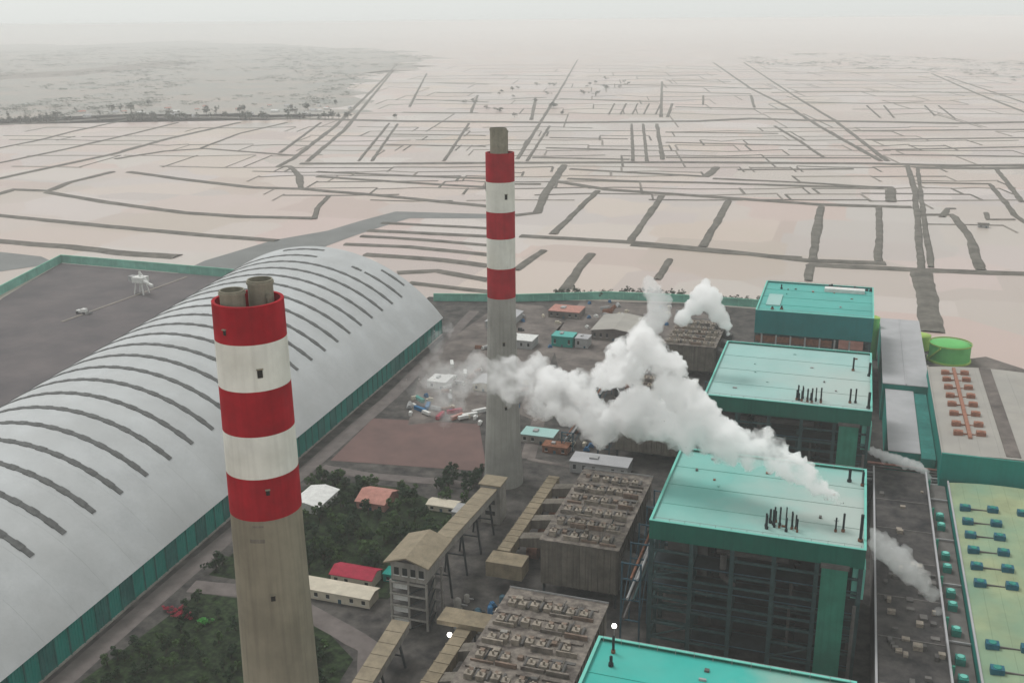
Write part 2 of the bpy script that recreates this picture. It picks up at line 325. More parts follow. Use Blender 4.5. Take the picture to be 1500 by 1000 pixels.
RIDGES = [(3.0,[(-2571,6565),(-2234,6785),(-1821,6768)]),
(2.6,[(-2580,6587),(-2487,6200)]),
(2.0,[(-1798,6682),(-1706,6304)]),
(3.0,[(-1787,6774),(-1535,6802),(-1244,6605)]),
(2.0,[(-1271,6746),(-1180,6373)]),
(5.0,[(-1219,6846),(-891,6655),(-624,6860)]),
(2.6,[(-1203,6754),(-1112,6382)]),
(2.0,[(-621,6825),(-531,6460)]),
(3.0,[(-618,6797),(-426,6787),(-247,7001)]),
(2.6,[(-621,6825),(-531,6460)]),
(2.6,[(-242,6871),(-153,6510)]),
(3.0,[(-237,6741),(58,6949),(353,6971)]),
(2.6,[(-242,6871),(-153,6510)]),
(2.0,[(352,6943),(439,6588)]),
(4.0,[(-2353,6273),(-2034,6178),(-1782,6258)]),
(2.6,[(-2333,6220),(-2231,5795)]),
(4.0,[(-1828,6420),(-1646,6246),(-1545,6368)]),
(2.6,[(-1792,6292),(-1691,5873)]),
(2.0,[(-1535,6326),(-1434,5911)]),
(5.0,[(-1531,6309),(-1209,6471),(-839,6313)]),
(2.0,[(-1535,6326),(-1434,5911)]),
(2.0,[(-853,6417),(-754,6009)]),
(5.0,[(-841,6325),(-659,6317),(-493,6477)]),
(2.6,[(-853,6417),(-754,6009)]),
(2.6,[(-492,6465),(-394,6062)]),
(4.0,[(-241,6584),(26,6536),(284,6564)]),
(2.6,[(-237,6499),(-139,6099)]),
(2.6,[(284,6568),(382,6174)]),
(5.0,[(352,6524),(460,6648),(557,6608)]),
(2.6,[(557,6604),(654,6214)]),
(4.0,[(-2102,5809),(-1876,5839),(-1677,5958)]),
(4.0,[(-1619,5964),(-1462,5839),(-1356,5903)]),
(2.6,[(-1598,5887),(-1492,5452)]),
(2.6,[(-1360,5921),(-1256,5489)]),
(5.0,[(-1352,5887),(-1225,6009),(-1057,5921)]),
(2.0,[(-1360,5921),(-1256,5489)]),
(4.0,[(-1045,5857),(-956,5984),(-846,5985)]),
(2.6,[(-1064,5964),(-960,5536)]),
(2.0,[(-847,5996),(-744,5570)]),
(4.0,[(-851,6018),(-573,6088),(-294,6097)]),
(2.6,[(-847,5996),(-744,5570)]),
(4.0,[(-288,5974),(-180,6141),(-66,6144)]),
(2.6,[(-293,6076),(-190,5658)]),
(4.0,[(-65,6095),(138,6035),(336,6063)]),
(2.6,[(-65,6109),(37,5694)]),
(5.0,[(341,6160),(458,6226),(560,6116)]),
(2.6,[(342,6169),(443,5758)]),
(2.0,[(567,6201),(668,5794)]),
(4.0,[(-2276,5268),(-2078,5414),(-1836,5447)]),
(2.6,[(-2300,5324),(-2222,4999)]),
(2.6,[(-1820,5400),(-1743,5080)]),
(4.0,[(-1133,5485),(-967,5488),(-829,5656)]),
(2.0,[(-1138,5508),(-1061,5194)]),
(2.6,[(-814,5559),(-738,5248)]),
(4.0,[(265,5660),(503,5701),(747,5811)]),
(2.0,[(268,5731),(342,5430)]),
(3.0,[(-2251,5039),(-1971,5121),(-1683,5173)]),
(2.6,[(-1657,5094),(-1576,4755)]),
(3.0,[(-1674,5145),(-1396,5111),(-1135,5099)]),
(2.0,[(-1657,5094),(-1576,4755)]),
(4.0,[(-1141,5125),(-1050,5277),(-926,5270)]),
(2.6,[(-1153,5179),(-1072,4845)]),
(2.6,[(-916,5219),(-836,4887)]),
(5.0,[(-908,5288),(-788,5253),(-682,5292)]),
(2.6,[(-896,5222),(-816,4891)]),
(2.6,[(-678,5259),(-597,4930)]),
(5.0,[(-673,5227),(-442,5337),(-200,5260)]),
(2.0,[(-678,5259),(-597,4930)]),
(2.0,[(-203,5338),(-123,5014)]),
(3.0,[(-200,5274),(-10,5379),(181,5423)]),
(2.0,[(-203,5338),(-123,5014)]),
(2.0,[(180,5403),(259,5082)]),
(5.0,[(181,5411),(278,5439),(374,5442)]),
(2.0,[(374,5435),(452,5117)]),
(4.0,[(372,5403),(465,5500),(555,5534)]),
(2.0,[(549,5465),(627,5148)]),
(5.0,[(-2214,4696),(-1998,4754),(-1778,4797)]),
(2.0,[(-1751,4724),(-1679,4424)]),
(4.0,[(-1753,4729),(-1501,4705),(-1288,4787)]),
(2.6,[(-1751,4724),(-1679,4424)]),
(2.0,[(-1293,4806),(-1221,4510)]),
(4.0,[(-1092,4790),(-984,4821),(-876,4852)]),
(2.0,[(-1103,4840),(-1032,4546)]),
(2.6,[(-881,4879),(-810,4587)]),
(4.0,[(-871,4825),(-663,4974),(-430,4914)]),
(2.6,[(-881,4879),(-810,4587)]),
(2.0,[(-434,4959),(-363,4671)]),
(3.0,[(-415,4944),(-332,4912),(-254,4958)]),
(2.0,[(-417,4962),(-346,4674)]),
(2.6,[(-256,4991),(-186,4704)]),
(3.0,[(-236,4967),(-65,4956),(103,5032)]),
(2.6,[(-237,4994),(-167,4708)]),
(2.0,[(103,5055),(173,4771)]),
(5.0,[(143,5010),(297,5037),(454,5107)]),
(2.0,[(454,5117),(523,4837)]),
(5.0,[(458,5158),(551,5205),(635,5165)]),
(2.6,[(454,5117),(523,4837)]),
(5.0,[(-2071,4424),(-1943,4369),(-1853,4394)]),
(2.6,[(-2040,4357),(-1975,4088)]),
(2.0,[(-1852,4392),(-1788,4125)]),
(3.0,[(-1319,4451),(-1240,4541),(-1136,4540)]),
(2.0,[(-1330,4490),(-1267,4227)]),
(2.0,[(-1133,4527),(-1070,4265)]),
(4.0,[(-1064,4511),(-873,4641),(-659,4659)]),
(2.6,[(-1071,4538),(-1008,4277)]),
(3.0,[(-645,4562),(-503,4623),(-356,4636)]),
(2.6,[(-653,4617),(-591,4359)]),
(2.0,[(-359,4672),(-296,4416)]),
(4.0,[(-303,4673),(-150,4736),(3,4767)]),
(2.6,[(-304,4682),(-241,4427)]),
(2.6,[(3,4740),(65,4487)]),
(3.0,[(19,4796),(232,4718),(443,4777)]),
(2.6,[(19,4743),(81,4490)]),
(3.0,[(-1714,4135),(-1612,4099),(-1548,4159)]),
(2.6,[(-1716,4139),(-1659,3901)]),
(2.0,[(-1552,4171),(-1495,3934)]),
(5.0,[(-1535,4125),(-1304,4234),(-1060,4304)]),
(2.0,[(-1552,4171),(-1495,3934)]),
(2.6,[(-1051,4269),(-994,4036)]),
(3.0,[(-261,4425),(-132,4507),(0,4516)]),
(2.6,[(-261,4423),(-205,4195)]),
(5.0,[(0,4459),(151,4467),(304,4549)]),
(2.0,[(0,4474),(55,4248)]),
(4.0,[(317,4536),(385,4544),(452,4539)]),
(2.0,[(317,4536),(372,4312)]),
(2.6,[(454,4563),(509,4340)]),
(3.0,[(488,4596),(558,4636),(625,4648)]),
(2.6,[(485,4569),(540,4346)]),
(4.0,[(-1749,3897),(-1588,3886),(-1455,3939)]),
(2.6,[(-1743,3884),(-1692,3669)]),
(2.0,[(-1456,3942),(-1405,3729)]),
(4.0,[(-999,4000),(-913,4101),(-789,4026)]),
(2.6,[(-1007,4033),(-956,3823)]),
(5.0,[(-790,4034),(-626,4084),(-465,4152)]),
(2.0,[(-798,4075),(-748,3867)]),
(2.6,[(-464,4143),(-414,3937)]),
(3.0,[(-467,4166),(-366,4157),(-270,4175)]),
(2.6,[(-464,4143),(-414,3937)]),
(2.6,[(-271,4182),(-221,3977)]),
(5.0,[(-267,4132),(-41,4249),(184,4235)]),
(2.0,[(-271,4182),(-221,3977)]),
(5.0,[(187,4314),(393,4362),(596,4397)]),
(2.0,[(185,4275),(235,4072)]),
(3.0,[(-1728,3672),(-1478,3710),(-1243,3777)]),
(2.6,[(-1724,3663),(-1677,3469)]),
(2.0,[(-1239,3764),(-1193,3573)]),
(5.0,[(-1232,3743),(-1022,3861),(-776,3829)]),
(4.0,[(-779,3846),(-650,3860),(-534,3955)]),
(2.6,[(-782,3860),(-736,3671)]),
(2.0,[(-528,3913),(-483,3726)]),
(3.0,[(-307,3954),(-236,3981),(-165,4022)]),
(4.0,[(73,4032),(189,4017),(305,4050)]),
(2.0,[(73,4038),(118,3855)]),
(2.6,[(307,4087),(352,3905)]),
(5.0,[(320,4093),(395,4154),(466,4155)]),
(2.0,[(462,4120),(507,3938)]),
(3.0,[(-1613,3458),(-1463,3556),(-1267,3539)]),
(2.6,[(-1624,3480),(-1575,3277)]),
(4.0,[(-1270,3547),(-1096,3629),(-908,3660)]),
(3.0,[(-896,3613),(-711,3689),(-514,3693)]),
(2.0,[(-902,3636),(-854,3437)]),
(2.0,[(-518,3718),(-470,3521)]),
(5.0,[(-307,3797),(-95,3854),(115,3900)]),
(2.0,[(-305,3764),(-257,3569)]),
(2.0,[(114,3854),(161,3661)]),
(5.0,[(115,3879),(236,3898),(352,3878)]),
(2.6,[(114,3854),(161,3661)]),
(5.0,[(-1339,3319),(-1225,3389),(-1084,3384)]),
(2.6,[(-1085,3385),(-1041,3205)]),
(5.0,[(-1092,3409),(-1019,3404),(-962,3451)]),
(2.6,[(-1085,3385),(-1041,3205)]),
(3.0,[(-946,3396),(-859,3456),(-751,3432)]),
(2.6,[(-952,3415),(-908,3235)]),
(2.0,[(-757,3458),(-713,3280)]),
(3.0,[(-713,3460),(-523,3504),(-331,3519)]),
(2.0,[(-714,3467),(-671,3289)]),
(2.0,[(-335,3551),(-292,3375)]),
(5.0,[(-25,3611),(90,3636),(204,3694)]),
(2.0,[(203,3670),(246,3497)]),
(4.0,[(245,3696),(310,3692),(375,3705)]),
(4.0,[(376,3712),(447,3741),(510,3708)]),
(2.6,[(376,3709),(418,3536)]),
(5.0,[(-1575,3096),(-1423,3157),(-1249,3163)]),
(2.0,[(-1569,3085),(-1465,2652)]),
(2.0,[(-1247,3158),(-1144,2729)]),
(3.0,[(-1256,3180),(-1068,3205),(-880,3215)]),
(2.6,[(-1247,3158),(-1144,2729)]),
(2.0,[(-887,3240),(-784,2815)]),
(3.0,[(-895,3269),(-729,3266),(-572,3286)]),
(2.0,[(-887,3240),(-784,2815)]),
(4.0,[(-582,3340),(-428,3317),(-285,3348)]),
(2.6,[(-577,3311),(-474,2890)]),
(2.6,[(-288,3376),(-186,2959)]),
(3.0,[(-291,3411),(-229,3420),(-166,3386)]),
(2.6,[(-167,3404),(-66,2988)]),
(4.0,[(86,3428),(152,3478),(219,3521)]),
(2.0,[(217,3491),(318,3080)]),
(4.0,[(231,3508),(356,3526),(477,3526)]),
(2.0,[(230,3494),(331,3083)]),
(5.0,[(-2257,2464),(-2188,2482),(-2098,2474)]),
(2.6,[(-2255,2462),(-2229,2350)]),
(2.6,[(-2115,2496),(-2088,2384)]),
(3.0,[(-2111,2491),(-1960,2535),(-1788,2547)]),
(2.0,[(-1804,2570),(-1777,2460)]),
(4.0,[(-1800,2564),(-1654,2585),(-1540,2654)]),
(2.0,[(-1804,2570),(-1777,2460)]),
(2.6,[(-1530,2636),(-1503,2527)]),
(3.0,[(-1504,2660),(-1454,2683),(-1383,2667)]),
(2.6,[(-1496,2644),(-1469,2535)]),
(4.0,[(-1365,2698),(-1271,2703),(-1186,2724)]),
(2.0,[(-1184,2719),(-1157,2611)]),
(3.0,[(-1150,2739),(-1086,2722),(-1039,2745)]),
(2.6,[(-1145,2729),(-1119,2620)]),
(2.6,[(-1042,2753),(-1016,2645)]),
(5.0,[(-1006,2762),(-864,2826),(-702,2818)]),
(5.0,[(-261,2920),(-135,2963),(-10,2977)]),
(2.0,[(-263,2941),(-237,2835)]),
(2.6,[(-10,3001),(15,2896)]),
(5.0,[(-10,2996),(62,3004),(134,3039)]),
(2.0,[(-10,3001),(15,2896)]),
(3.0,[(134,3054),(196,3069),(259,3085)]),
(5.0,[(-1275,2589),(-1145,2637),(-1007,2663)]),
(2.6,[(-1272,2583),(-1244,2465)]),
(2.0,[(-1002,2649),(-974,2532)]),
(3.0,[(-995,2629),(-904,2662),(-817,2709)]),
(2.6,[(-1002,2649),(-974,2532)]),
(2.0,[(-813,2695),(-785,2579)]),
(5.0,[(-797,2711),(-658,2755),(-516,2782)]),
(2.6,[(-794,2699),(-766,2584)]),
(4.0,[(-471,2765),(-323,2830),(-170,2847)]),
(2.0,[(-473,2777),(-445,2663)]),
(2.0,[(-170,2851),(-143,2738)]),
(3.0,[(-170,2845),(-42,2900),(86,2911)]),
(2.0,[(-170,2851),(-143,2738)]),
(2.6,[(86,2914),(113,2801)]),
(5.0,[(343,2983),(382,2966),(429,3010)]),
(2.6,[(342,2976),(369,2864)]),
(3.0,[(-2203,2243),(-2102,2264),(-1985,2266)]),
(2.6,[(-1997,2279),(-1974,2184)]),
(3.0,[(-1971,2274),(-1852,2320),(-1725,2356)]),
(3.0,[(-1384,2455),(-1219,2471),(-1069,2510)]),
(2.0,[(-1372,2434),(-1349,2340)]),
(2.6,[(-1068,2509),(-1046,2416)]),
(4.0,[(-636,2636),(-571,2640),(-511,2661)]),
(2.6,[(-631,2617),(-609,2525)]),
(2.6,[(-508,2647),(-486,2556)]),
(3.0,[(-488,2648),(-330,2672),(-179,2738)]),
(2.6,[(-489,2652),(-467,2561)]),
(2.0,[(-178,2729),(-156,2638)]),
(3.0,[(-142,2732),(1,2778),(143,2812)]),
(2.6,[(-142,2738),(-120,2648)]),
(2.0,[(143,2808),(165,2719)]),
(3.0,[(-2113,2170),(-1993,2200),(-1856,2207)]),
(2.0,[(-1860,2212),(-1835,2109)]),
(5.0,[(-1854,2205),(-1779,2232),(-1688,2238)]),
(2.0,[(-1699,2253),(-1674,2150)]),
(4.0,[(-1358,2317),(-1210,2354),(-1074,2414)]),
(4.0,[(-1063,2422),(-928,2461),(-788,2485)]),
(2.6,[(-787,2481),(-763,2381)]),
(4.0,[(-792,2498),(-696,2509),(-606,2540)]),
(2.6,[(-787,2481),(-763,2381)]),
(2.6,[(-603,2527),(-579,2428)]),
(4.0,[(-371,2601),(-315,2579),(-268,2632)]),
(2.6,[(-369,2585),(-345,2487)]),
(2.0,[(-266,2611),(-242,2513)]),
(4.0,[(-267,2624),(-114,2651),(37,2708)]),
(2.0,[(-266,2611),(-242,2513)]),
(2.6,[(36,2687),(60,2589)]),
(5.0,[(36,2683),(145,2695),(255,2748)]),
(2.6,[(36,2687),(60,2589)]),
(2.6,[(255,2741),(279,2645)]),
(4.0,[(254,2726),(312,2743),(371,2772)]),
(2.0,[(255,2741),(279,2645)]),
(5.0,[(-1991,2067),(-1844,2117),(-1696,2165)]),
(2.6,[(-1683,2148),(-1657,2040)]),
(4.0,[(-1677,2161),(-1615,2160),(-1579,2196)]),
(2.0,[(-1669,2151),(-1643,2043)]),
(2.6,[(-1566,2177),(-1540,2070)]),
(5.0,[(-1572,2185),(-1496,2211),(-1420,2236)]),
(2.0,[(-1566,2177),(-1540,2070)]),
(5.0,[(-1405,2212),(-1347,2246),(-1265,2239)]),
(2.0,[(-1409,2217),(-1383,2110)]),
(2.6,[(-1273,2252),(-1247,2145)]),
(3.0,[(-1271,2248),(-1158,2277),(-1041,2297)]),
(2.6,[(-1273,2252),(-1247,2145)]),
(2.0,[(-1047,2309),(-1021,2203)]),
(4.0,[(-1031,2318),(-964,2315),(-905,2330)]),
(2.6,[(-1029,2314),(-1003,2208)]),
(2.6,[(-910,2344),(-885,2238)]),
(3.0,[(-878,2334),(-827,2379),(-760,2380)]),
(2.0,[(-884,2350),(-859,2245)]),
(2.6,[(-760,2382),(-735,2276)]),
(3.0,[(-767,2401),(-689,2412),(-613,2428)]),
(2.6,[(-611,2419),(-586,2315)]),
(5.0,[(-607,2403),(-514,2423),(-422,2448)]),
(2.6,[(-611,2419),(-586,2315)]),
(2.0,[(-425,2466),(-400,2362)]),
(3.0,[(-412,2476),(-343,2482),(-276,2499)]),
(2.6,[(-411,2470),(-386,2366)]),
(2.0,[(-277,2504),(-251,2400)]),
(3.0,[(-252,2514),(-141,2539),(-31,2551)]),
(2.6,[(-251,2510),(-226,2407)]),
(2.6,[(-32,2566),(-7,2463)]),
(5.0,[(-10,2562),(53,2568),(117,2622)]),
(2.0,[(117,2604),(142,2501)]),
(5.0,[(116,2595),(155,2594),(194,2611)]),
(2.6,[(195,2624),(220,2521)]),
(3.0,[(-1199,2169),(-1118,2176),(-1049,2206)]),
(2.0,[(-1045,2197),(-1024,2111)]),
(4.0,[(-851,2267),(-766,2284),(-682,2304)]),
(2.0,[(-844,2248),(-823,2163)]),
(5.0,[(-679,2292),(-538,2342),(-392,2363)]),
(2.0,[(-678,2291),(-658,2206)]),
(2.0,[(-392,2364),(-372,2280)]),
(3.0,[(-393,2371),(-272,2377),(-159,2442)]),
(2.0,[(-158,2424),(-137,2341)]),
(3.0,[(-148,2447),(-36,2463),(74,2485)]),
(4.0,[(86,2490),(210,2518),(334,2552)]),
(2.6,[(86,2487),(106,2404)]),
(2.0,[(333,2550),(353,2468)]),
(5.0,[(-1807,1901),(-1705,1935),(-1597,1962)]),
(2.0,[(-1598,1962),(-1553,1773)]),
(5.0,[(-1590,1965),(-1505,1984),(-1415,1994)]),
(2.0,[(-1424,2007),(-1379,1820)]),
(5.0,[(-1415,1995),(-1357,2022),(-1297,2048)]),
(2.0,[(-1424,2007),(-1379,1820)]),
(2.6,[(-1293,2041),(-1248,1854)]),
(5.0,[(-1250,2040),(-1198,2062),(-1149,2090)]),
(2.0,[(-1257,2051),(-1212,1864)]),
(4.0,[(-782,2181),(-649,2191),(-529,2246)]),
(5.0,[(-492,2243),(-429,2250),(-370,2274)]),
(2.6,[(-493,2249),(-449,2066)]),
(2.0,[(-371,2280),(-327,2098)]),
(4.0,[(-372,2283),(-281,2291),(-196,2336)]),
(2.0,[(-371,2280),(-327,2098)]),
(2.0,[(-195,2326),(-151,2145)]),
(5.0,[(-195,2322),(-69,2360),(57,2383)]),
(2.0,[(-195,2326),(-151,2145)]),
(2.6,[(57,2391),(101,2212)]),
(3.0,[(57,2397),(130,2413),(202,2437)]),
(2.0,[(202,2429),(245,2250)]),
(4.0,[(-1702,1745),(-1625,1760),(-1545,1769)]),
(5.0,[(-1393,1831),(-1251,1844),(-1128,1883)]),
(2.0,[(-1130,1885),(-1114,1817)]),
(4.0,[(-1104,1884),(-1002,1908),(-901,1935)]),
(2.6,[(-1109,1891),(-1092,1823)]),
(2.0,[(-906,1945),(-890,1877)]),
(5.0,[(-905,1943),(-806,1967),(-712,2003)]),
(2.0,[(-710,1997),(-693,1929)]),
(5.0,[(-710,1998),(-646,2007),(-589,2035)]),
(2.6,[(-710,1997),(-693,1929)]),
(2.6,[(-587,2029),(-571,1962)]),
(3.0,[(-567,2048),(-511,2062),(-453,2068)]),
(2.0,[(-564,2036),(-548,1968)]),
(5.0,[(-453,2069),(-335,2088),(-221,2124)]),
(2.0,[(-452,2065),(-436,1998)]),
(2.0,[(-222,2126),(-205,2060)]),
(5.0,[(-201,2122),(-162,2134),(-123,2144)]),
(2.0,[(-202,2132),(-186,2065)]),
(2.0,[(-124,2152),(-107,2086)]),
(5.0,[(-112,2171),(-38,2172),(35,2185)]),
(2.0,[(-111,2156),(-95,2089)]),
(2.6,[(35,2194),(51,2128)]),
(5.0,[(35,2195),(95,2214),(154,2221)]),
(2.0,[(155,2226),(171,2160)]),
(3.0,[(155,2230),(245,2265),(334,2284)]),
(2.6,[(155,2226),(171,2160)]),
(3.0,[(-1159,1814),(-1046,1826),(-947,1861)]),
(2.6,[(-947,1861),(-934,1806)]),
(3.0,[(-945,1857),(-894,1889),(-825,1884)]),
(2.0,[(-947,1861),(-934,1806)]),
(3.0,[(-828,1890),(-729,1929),(-619,1934)]),
(2.6,[(-829,1893),(-816,1838)]),
(2.6,[(-624,1948),(-610,1893)]),
(3.0,[(-458,1994),(-373,2024),(-284,2029)]),
(2.6,[(-457,1992),(-444,1938)]),
(2.6,[(-286,2038),(-272,1984)]),
(3.0,[(-1103,1747),(-1039,1787),(-963,1807)]),
(2.6,[(-1110,1759),(-1093,1690)]),
(2.0,[(-959,1800),(-943,1730)]),
(3.0,[(-963,1807),(-842,1830),(-726,1864)]),
(2.6,[(-726,1862),(-709,1794)]),
(3.0,[(-716,1869),(-670,1868),(-627,1876)]),
(2.0,[(-715,1865),(-698,1797)]),
(3.0,[(-627,1876),(-573,1891),(-523,1916)]),
(3.0,[(-525,1923),(-404,1941),(-289,1986)]),
(4.0,[(-110,2019),(-40,2042),(31,2062)]),
(2.6,[(-111,2028),(-94,1960)]),
(5.0,[(31,2055),(98,2078),(164,2095)]),
(2.6,[(31,2066),(48,1999)]),
(2.0,[(164,2102),(180,2035)]),
(4.0,[(-958,1717),(-851,1754),(-743,1791)]),
(2.6,[(-963,1725),(-943,1645)]),
(4.0,[(-727,1786),(-693,1808),(-649,1801)]),
(2.6,[(-728,1789),(-709,1709)]),
(2.6,[(-652,1809),(-633,1730)]),
(4.0,[(-653,1811),(-586,1819),(-524,1841)]),
(2.0,[(-652,1809),(-633,1730)]),
(3.0,[(-525,1845),(-451,1866),(-375,1873)]),
(2.6,[(-525,1844),(-506,1765)]),
(2.0,[(-377,1884),(-358,1805)]),
(3.0,[(103,2027),(177,2034),(252,2066)]),
(2.0,[(103,2014),(122,1936)]),
(2.6,[(251,2054),(270,1977)]),
(4.0,[(-996,1631),(-907,1656),(-819,1685)]),
(2.0,[(-996,1630),(-980,1563)]),
(4.0,[(-812,1669),(-740,1708),(-656,1718)]),
(2.0,[(-817,1679),(-801,1613)]),
(2.6,[(-658,1723),(-642,1657)]),
(4.0,[(-654,1714),(-552,1748),(-452,1790)]),
(2.0,[(-658,1723),(-642,1657)]),
(4.0,[(-450,1780),(-407,1802),(-361,1813)]),
(2.0,[(-359,1805),(-343,1739)]),
(4.0,[(-361,1811),(-273,1818),(-189,1843)]),
(2.6,[(-359,1805),(-343,1739)]),
(2.6,[(-190,1851),(-174,1786)]),
(3.0,[(-189,1840),(-136,1859),(-83,1889)]),
(2.6,[(-190,1851),(-174,1786)]),
(2.0,[(-83,1880),(-67,1815)]),
(5.0,[(-66,1883),(-7,1899),(52,1909)]),
(2.6,[(-67,1885),(-51,1820)]),
(3.0,[(52,1907),(108,1940),(164,1947)]),
(2.6,[(52,1917),(67,1852)]),
(2.6,[(164,1948),(180,1883)]),
(5.0,[(164,1943),(204,1965),(243,1965)]),
(2.6,[(164,1948),(180,1883)]),
(2.0,[(243,1970),(259,1905)]),
(4.0,[(-941,1564),(-842,1590),(-749,1626)]),
(2.0,[(-946,1573),(-931,1510)]),
(5.0,[(-520,1683),(-427,1727),(-328,1744)]),
(4.0,[(-326,1734),(-223,1764),(-122,1810)]),
(2.0,[(-327,1743),(-313,1682)]),
(2.0,[(-121,1800),(-106,1740)]),
(4.0,[(-108,1804),(-47,1824),(15,1840)]),
(2.6,[(-108,1804),(-93,1743)]),
(2.0,[(15,1838),(30,1777)]),
(5.0,[(15,1849),(103,1869),(190,1885)]),
(2.6,[(15,1838),(30,1777)]),
(2.6,[(190,1886),(205,1826)]),
(3.0,[(-772,1560),(-700,1567),(-635,1591)]),
(4.0,[(-613,1598),(-527,1629),(-440,1651)]),
(4.0,[(-322,1689),(-246,1705),(-172,1726)]),
(5.0,[(-160,1733),(-66,1756),(27,1783)]),
(3.0,[(27,1770),(65,1780),(104,1800)]),
(2.0,[(104,1798),(122,1724)]),
(5.0,[(104,1800),(183,1822),(262,1847)]),
(2.0,[(104,1798),(122,1724)]),
(3.0,[(101,1585),(156,1597),(210,1606)]),
(2.0,[(210,1609),(223,1555)])]
CANAL = [(-712,817),(-760,983),(-773,1083),(-756,1220),(-715,1302),(-703,1388),(-685,1472),(-533,1490),(-521,1457),(-640,1424),(-652,1352),(-661,1282),(-666,1209),(-634,986),(-592,853)]
DARKPOND = [(-1106,1055),(-994,1044),(-946,1017),(-994,942)]
WOODLAND = [(-16727,12937),(-10652,12686),(-11076,15568),(-7332,12549),(-4784,10115),(-3382,8202),(-2946,6651),(-2672,5731),(-2462,5024),(-1966,3879),(-1577,3007),(-1783,2935),(-2018,2906),(-2265,2849),(-2540,2500),(-2956,2232)]
WOODLAND_B = [(-906,8096),(-370,9412),(690,7969),(1874,8077),(1062,4489),(645,4481),(441,6183),(-56,6436),(-536,6202)]
SPIT = [(-5538,4239),(-4882,5591),(-5289,7138),(-4762,6923),(-4367,4996),(-4819,3680)]

struct('salt_flats', M().sheet([(-70000,-30000),(70000,-30000),(70000,90000),(-70000,90000)], 0.0), 'mud')
def strip(pts, w, h, seg=30.0, jit=0.34, z0=0.0):
    P = [Vector(p) for p in pts]; line = []
    for a, b in zip(P, P[1:]):
        n = max(1, min(90, int((b-a).length/seg)))
        line += [a.lerp(b, i/n) for i in range(n)]
    line.append(P[-1]); m = M(); n = len(line); ja = jb = 0.0
    for i, p in enumerate(line):
        d = (line[min(n-1,i+1)]-line[max(0,i-1)]).normalized(); s = Vector((-d.y, d.x))
        ja, jb = 0.65*ja+random.uniform(-jit,jit)*0.6, 0.65*jb+random.uniform(-jit,jit)*0.6; wl, wr = w*(1+ja), w*(1+jb); hh = h*random.uniform(0.96,1.04); a, b = p+s*wl, p-s*wr; c, e = p+s*wl*0.55, p-s*wr*0.55
        m.v += [(a.x,a.y,z0),(c.x,c.y,z0+hh),(e.x,e.y,z0+hh),(b.x,b.y,z0)]
    for i in range(n-1):
        for k in range(3): m.f.append((4*i+k, 4*i+k+1, 4*i+k+5, 4*i+k+4))
    return m
for i, (w, pts) in enumerate(DIKES):
    far = min(p[1] for p in pts) > 2600
    dd = (Vector(pts[-1])-Vector(pts[0])).normalized(); hz_ = abs(dd.x*math.cos(YAW)+dd.y*math.sin(YAW)) > 0.75
    w = w*(1.55 if hz_ else 0.9)
    struct('dike', strip(pts, w*(1.4 if far else 1.1), 1.3 + w*0.03, 30 if far else 13, 0.3 if w < 7 else 0.2), 'dike')
for nm, poly, z in (('canal', CANAL, 0.25), ('flooded_pond', DARKPOND, 0.3)):
    struct(nm, M().sheet(poly, z), 'canal')
wl_ = []
for p_, q_ in zip(WOODLAND, WOODLAND[1:]+WOODLAND[:1]):
    for k in range(12):
        c_ = Vector(p_).lerp(Vector(q_), k/12); f_ = (c_.length*0.03 if k else 0); wl_.append((c_.x+random.uniform(-f_,f_), c_.y+random.uniform(-f_,f_)))
struct('woodland_ground', M().sheet(wl_, 0.4), 'woodland')
for w, pts in RIDGES: struct('pond_ridge', strip(pts, w, 0.9, 30, 0.3), random.choice(['dike','dike','dike_pale']))
struct('sand_spit', M().sheet(SPIT, 0.8), 'dike_pale')
struct('plant_ground', M().sheet([(-445,120),(300,120),(300,640),(190,800),(175,905),(120,930),(60,1000),(20,1052),(-160,1052),(-430,1000)], 0.15), 'ground')
struct('coal_yard', M().sheet([(-940,1018),(-690,1010),(-560,930),(-440,500),(-440,100),(-560,150),(-700,500),(-880,860)], 0.6), 'coal')
for poly in ([(-300,650),(-255,680),(-250,930),(-300,1000),(-345,1000),(-352,800)], [(-225,800),(-150,790),(-120,1000),(-150,1040),(-262,1035),(-262,900)], [(-88,740),(-76,740),(-66,905),(-92,905)], [(66,796),(150,796),(150,842),(185,890),(125,950),(66,905)]):
    struct('apron', M().sheet(poly, 0.32), 'apron')
struct('soil_yard', M().sheet([(-325,575),(-216,590),(-250,668),(-331,655)], 0.3), 'soil_red')
struct('road', strip([(-322,200),(-325,320),(-328,373),(-330,448),(-333,560),(-338,700),(-348,820),(-362,960)], 5.5, 0.1, 25, 0.1, 0.3), 'road')
struct('road', strip([(-325,563),(-290,560),(-240,566),(-216,566)], 4.5, 0.1, 12, 0.1, 0.36), 'road')
struct('road', strip([(-318,405),(-270,412),(-248,402),(-222,392),(-202,383),(-186,350)], 6, 0.1, 10, 0.1, 0.36), 'road')
struct('road', strip([(-196,618),(-210,690),(-225,700),(-250,860),(-262,1030)], 5, 0.1, 25, 0.1, 0.36), 'apron')
struct('pavement', strip([(-196,618),(-150,612),(-112,612)], 2.2, 0.15, 12, 0.1, 0.4), 'apron')
struct('lawn', M().sheet([(-318,300),(-310,400),(-262,405),(-232,392),(-205,372),(-200,320),(-250,300)], 0.3), 'grass')
struct('lawn', M().sheet([(-316,418),(-320,545),(-262,550),(-236,540),(-205,545),(-205,470),(-212,425),(-255,420)], 0.28), 'grass')

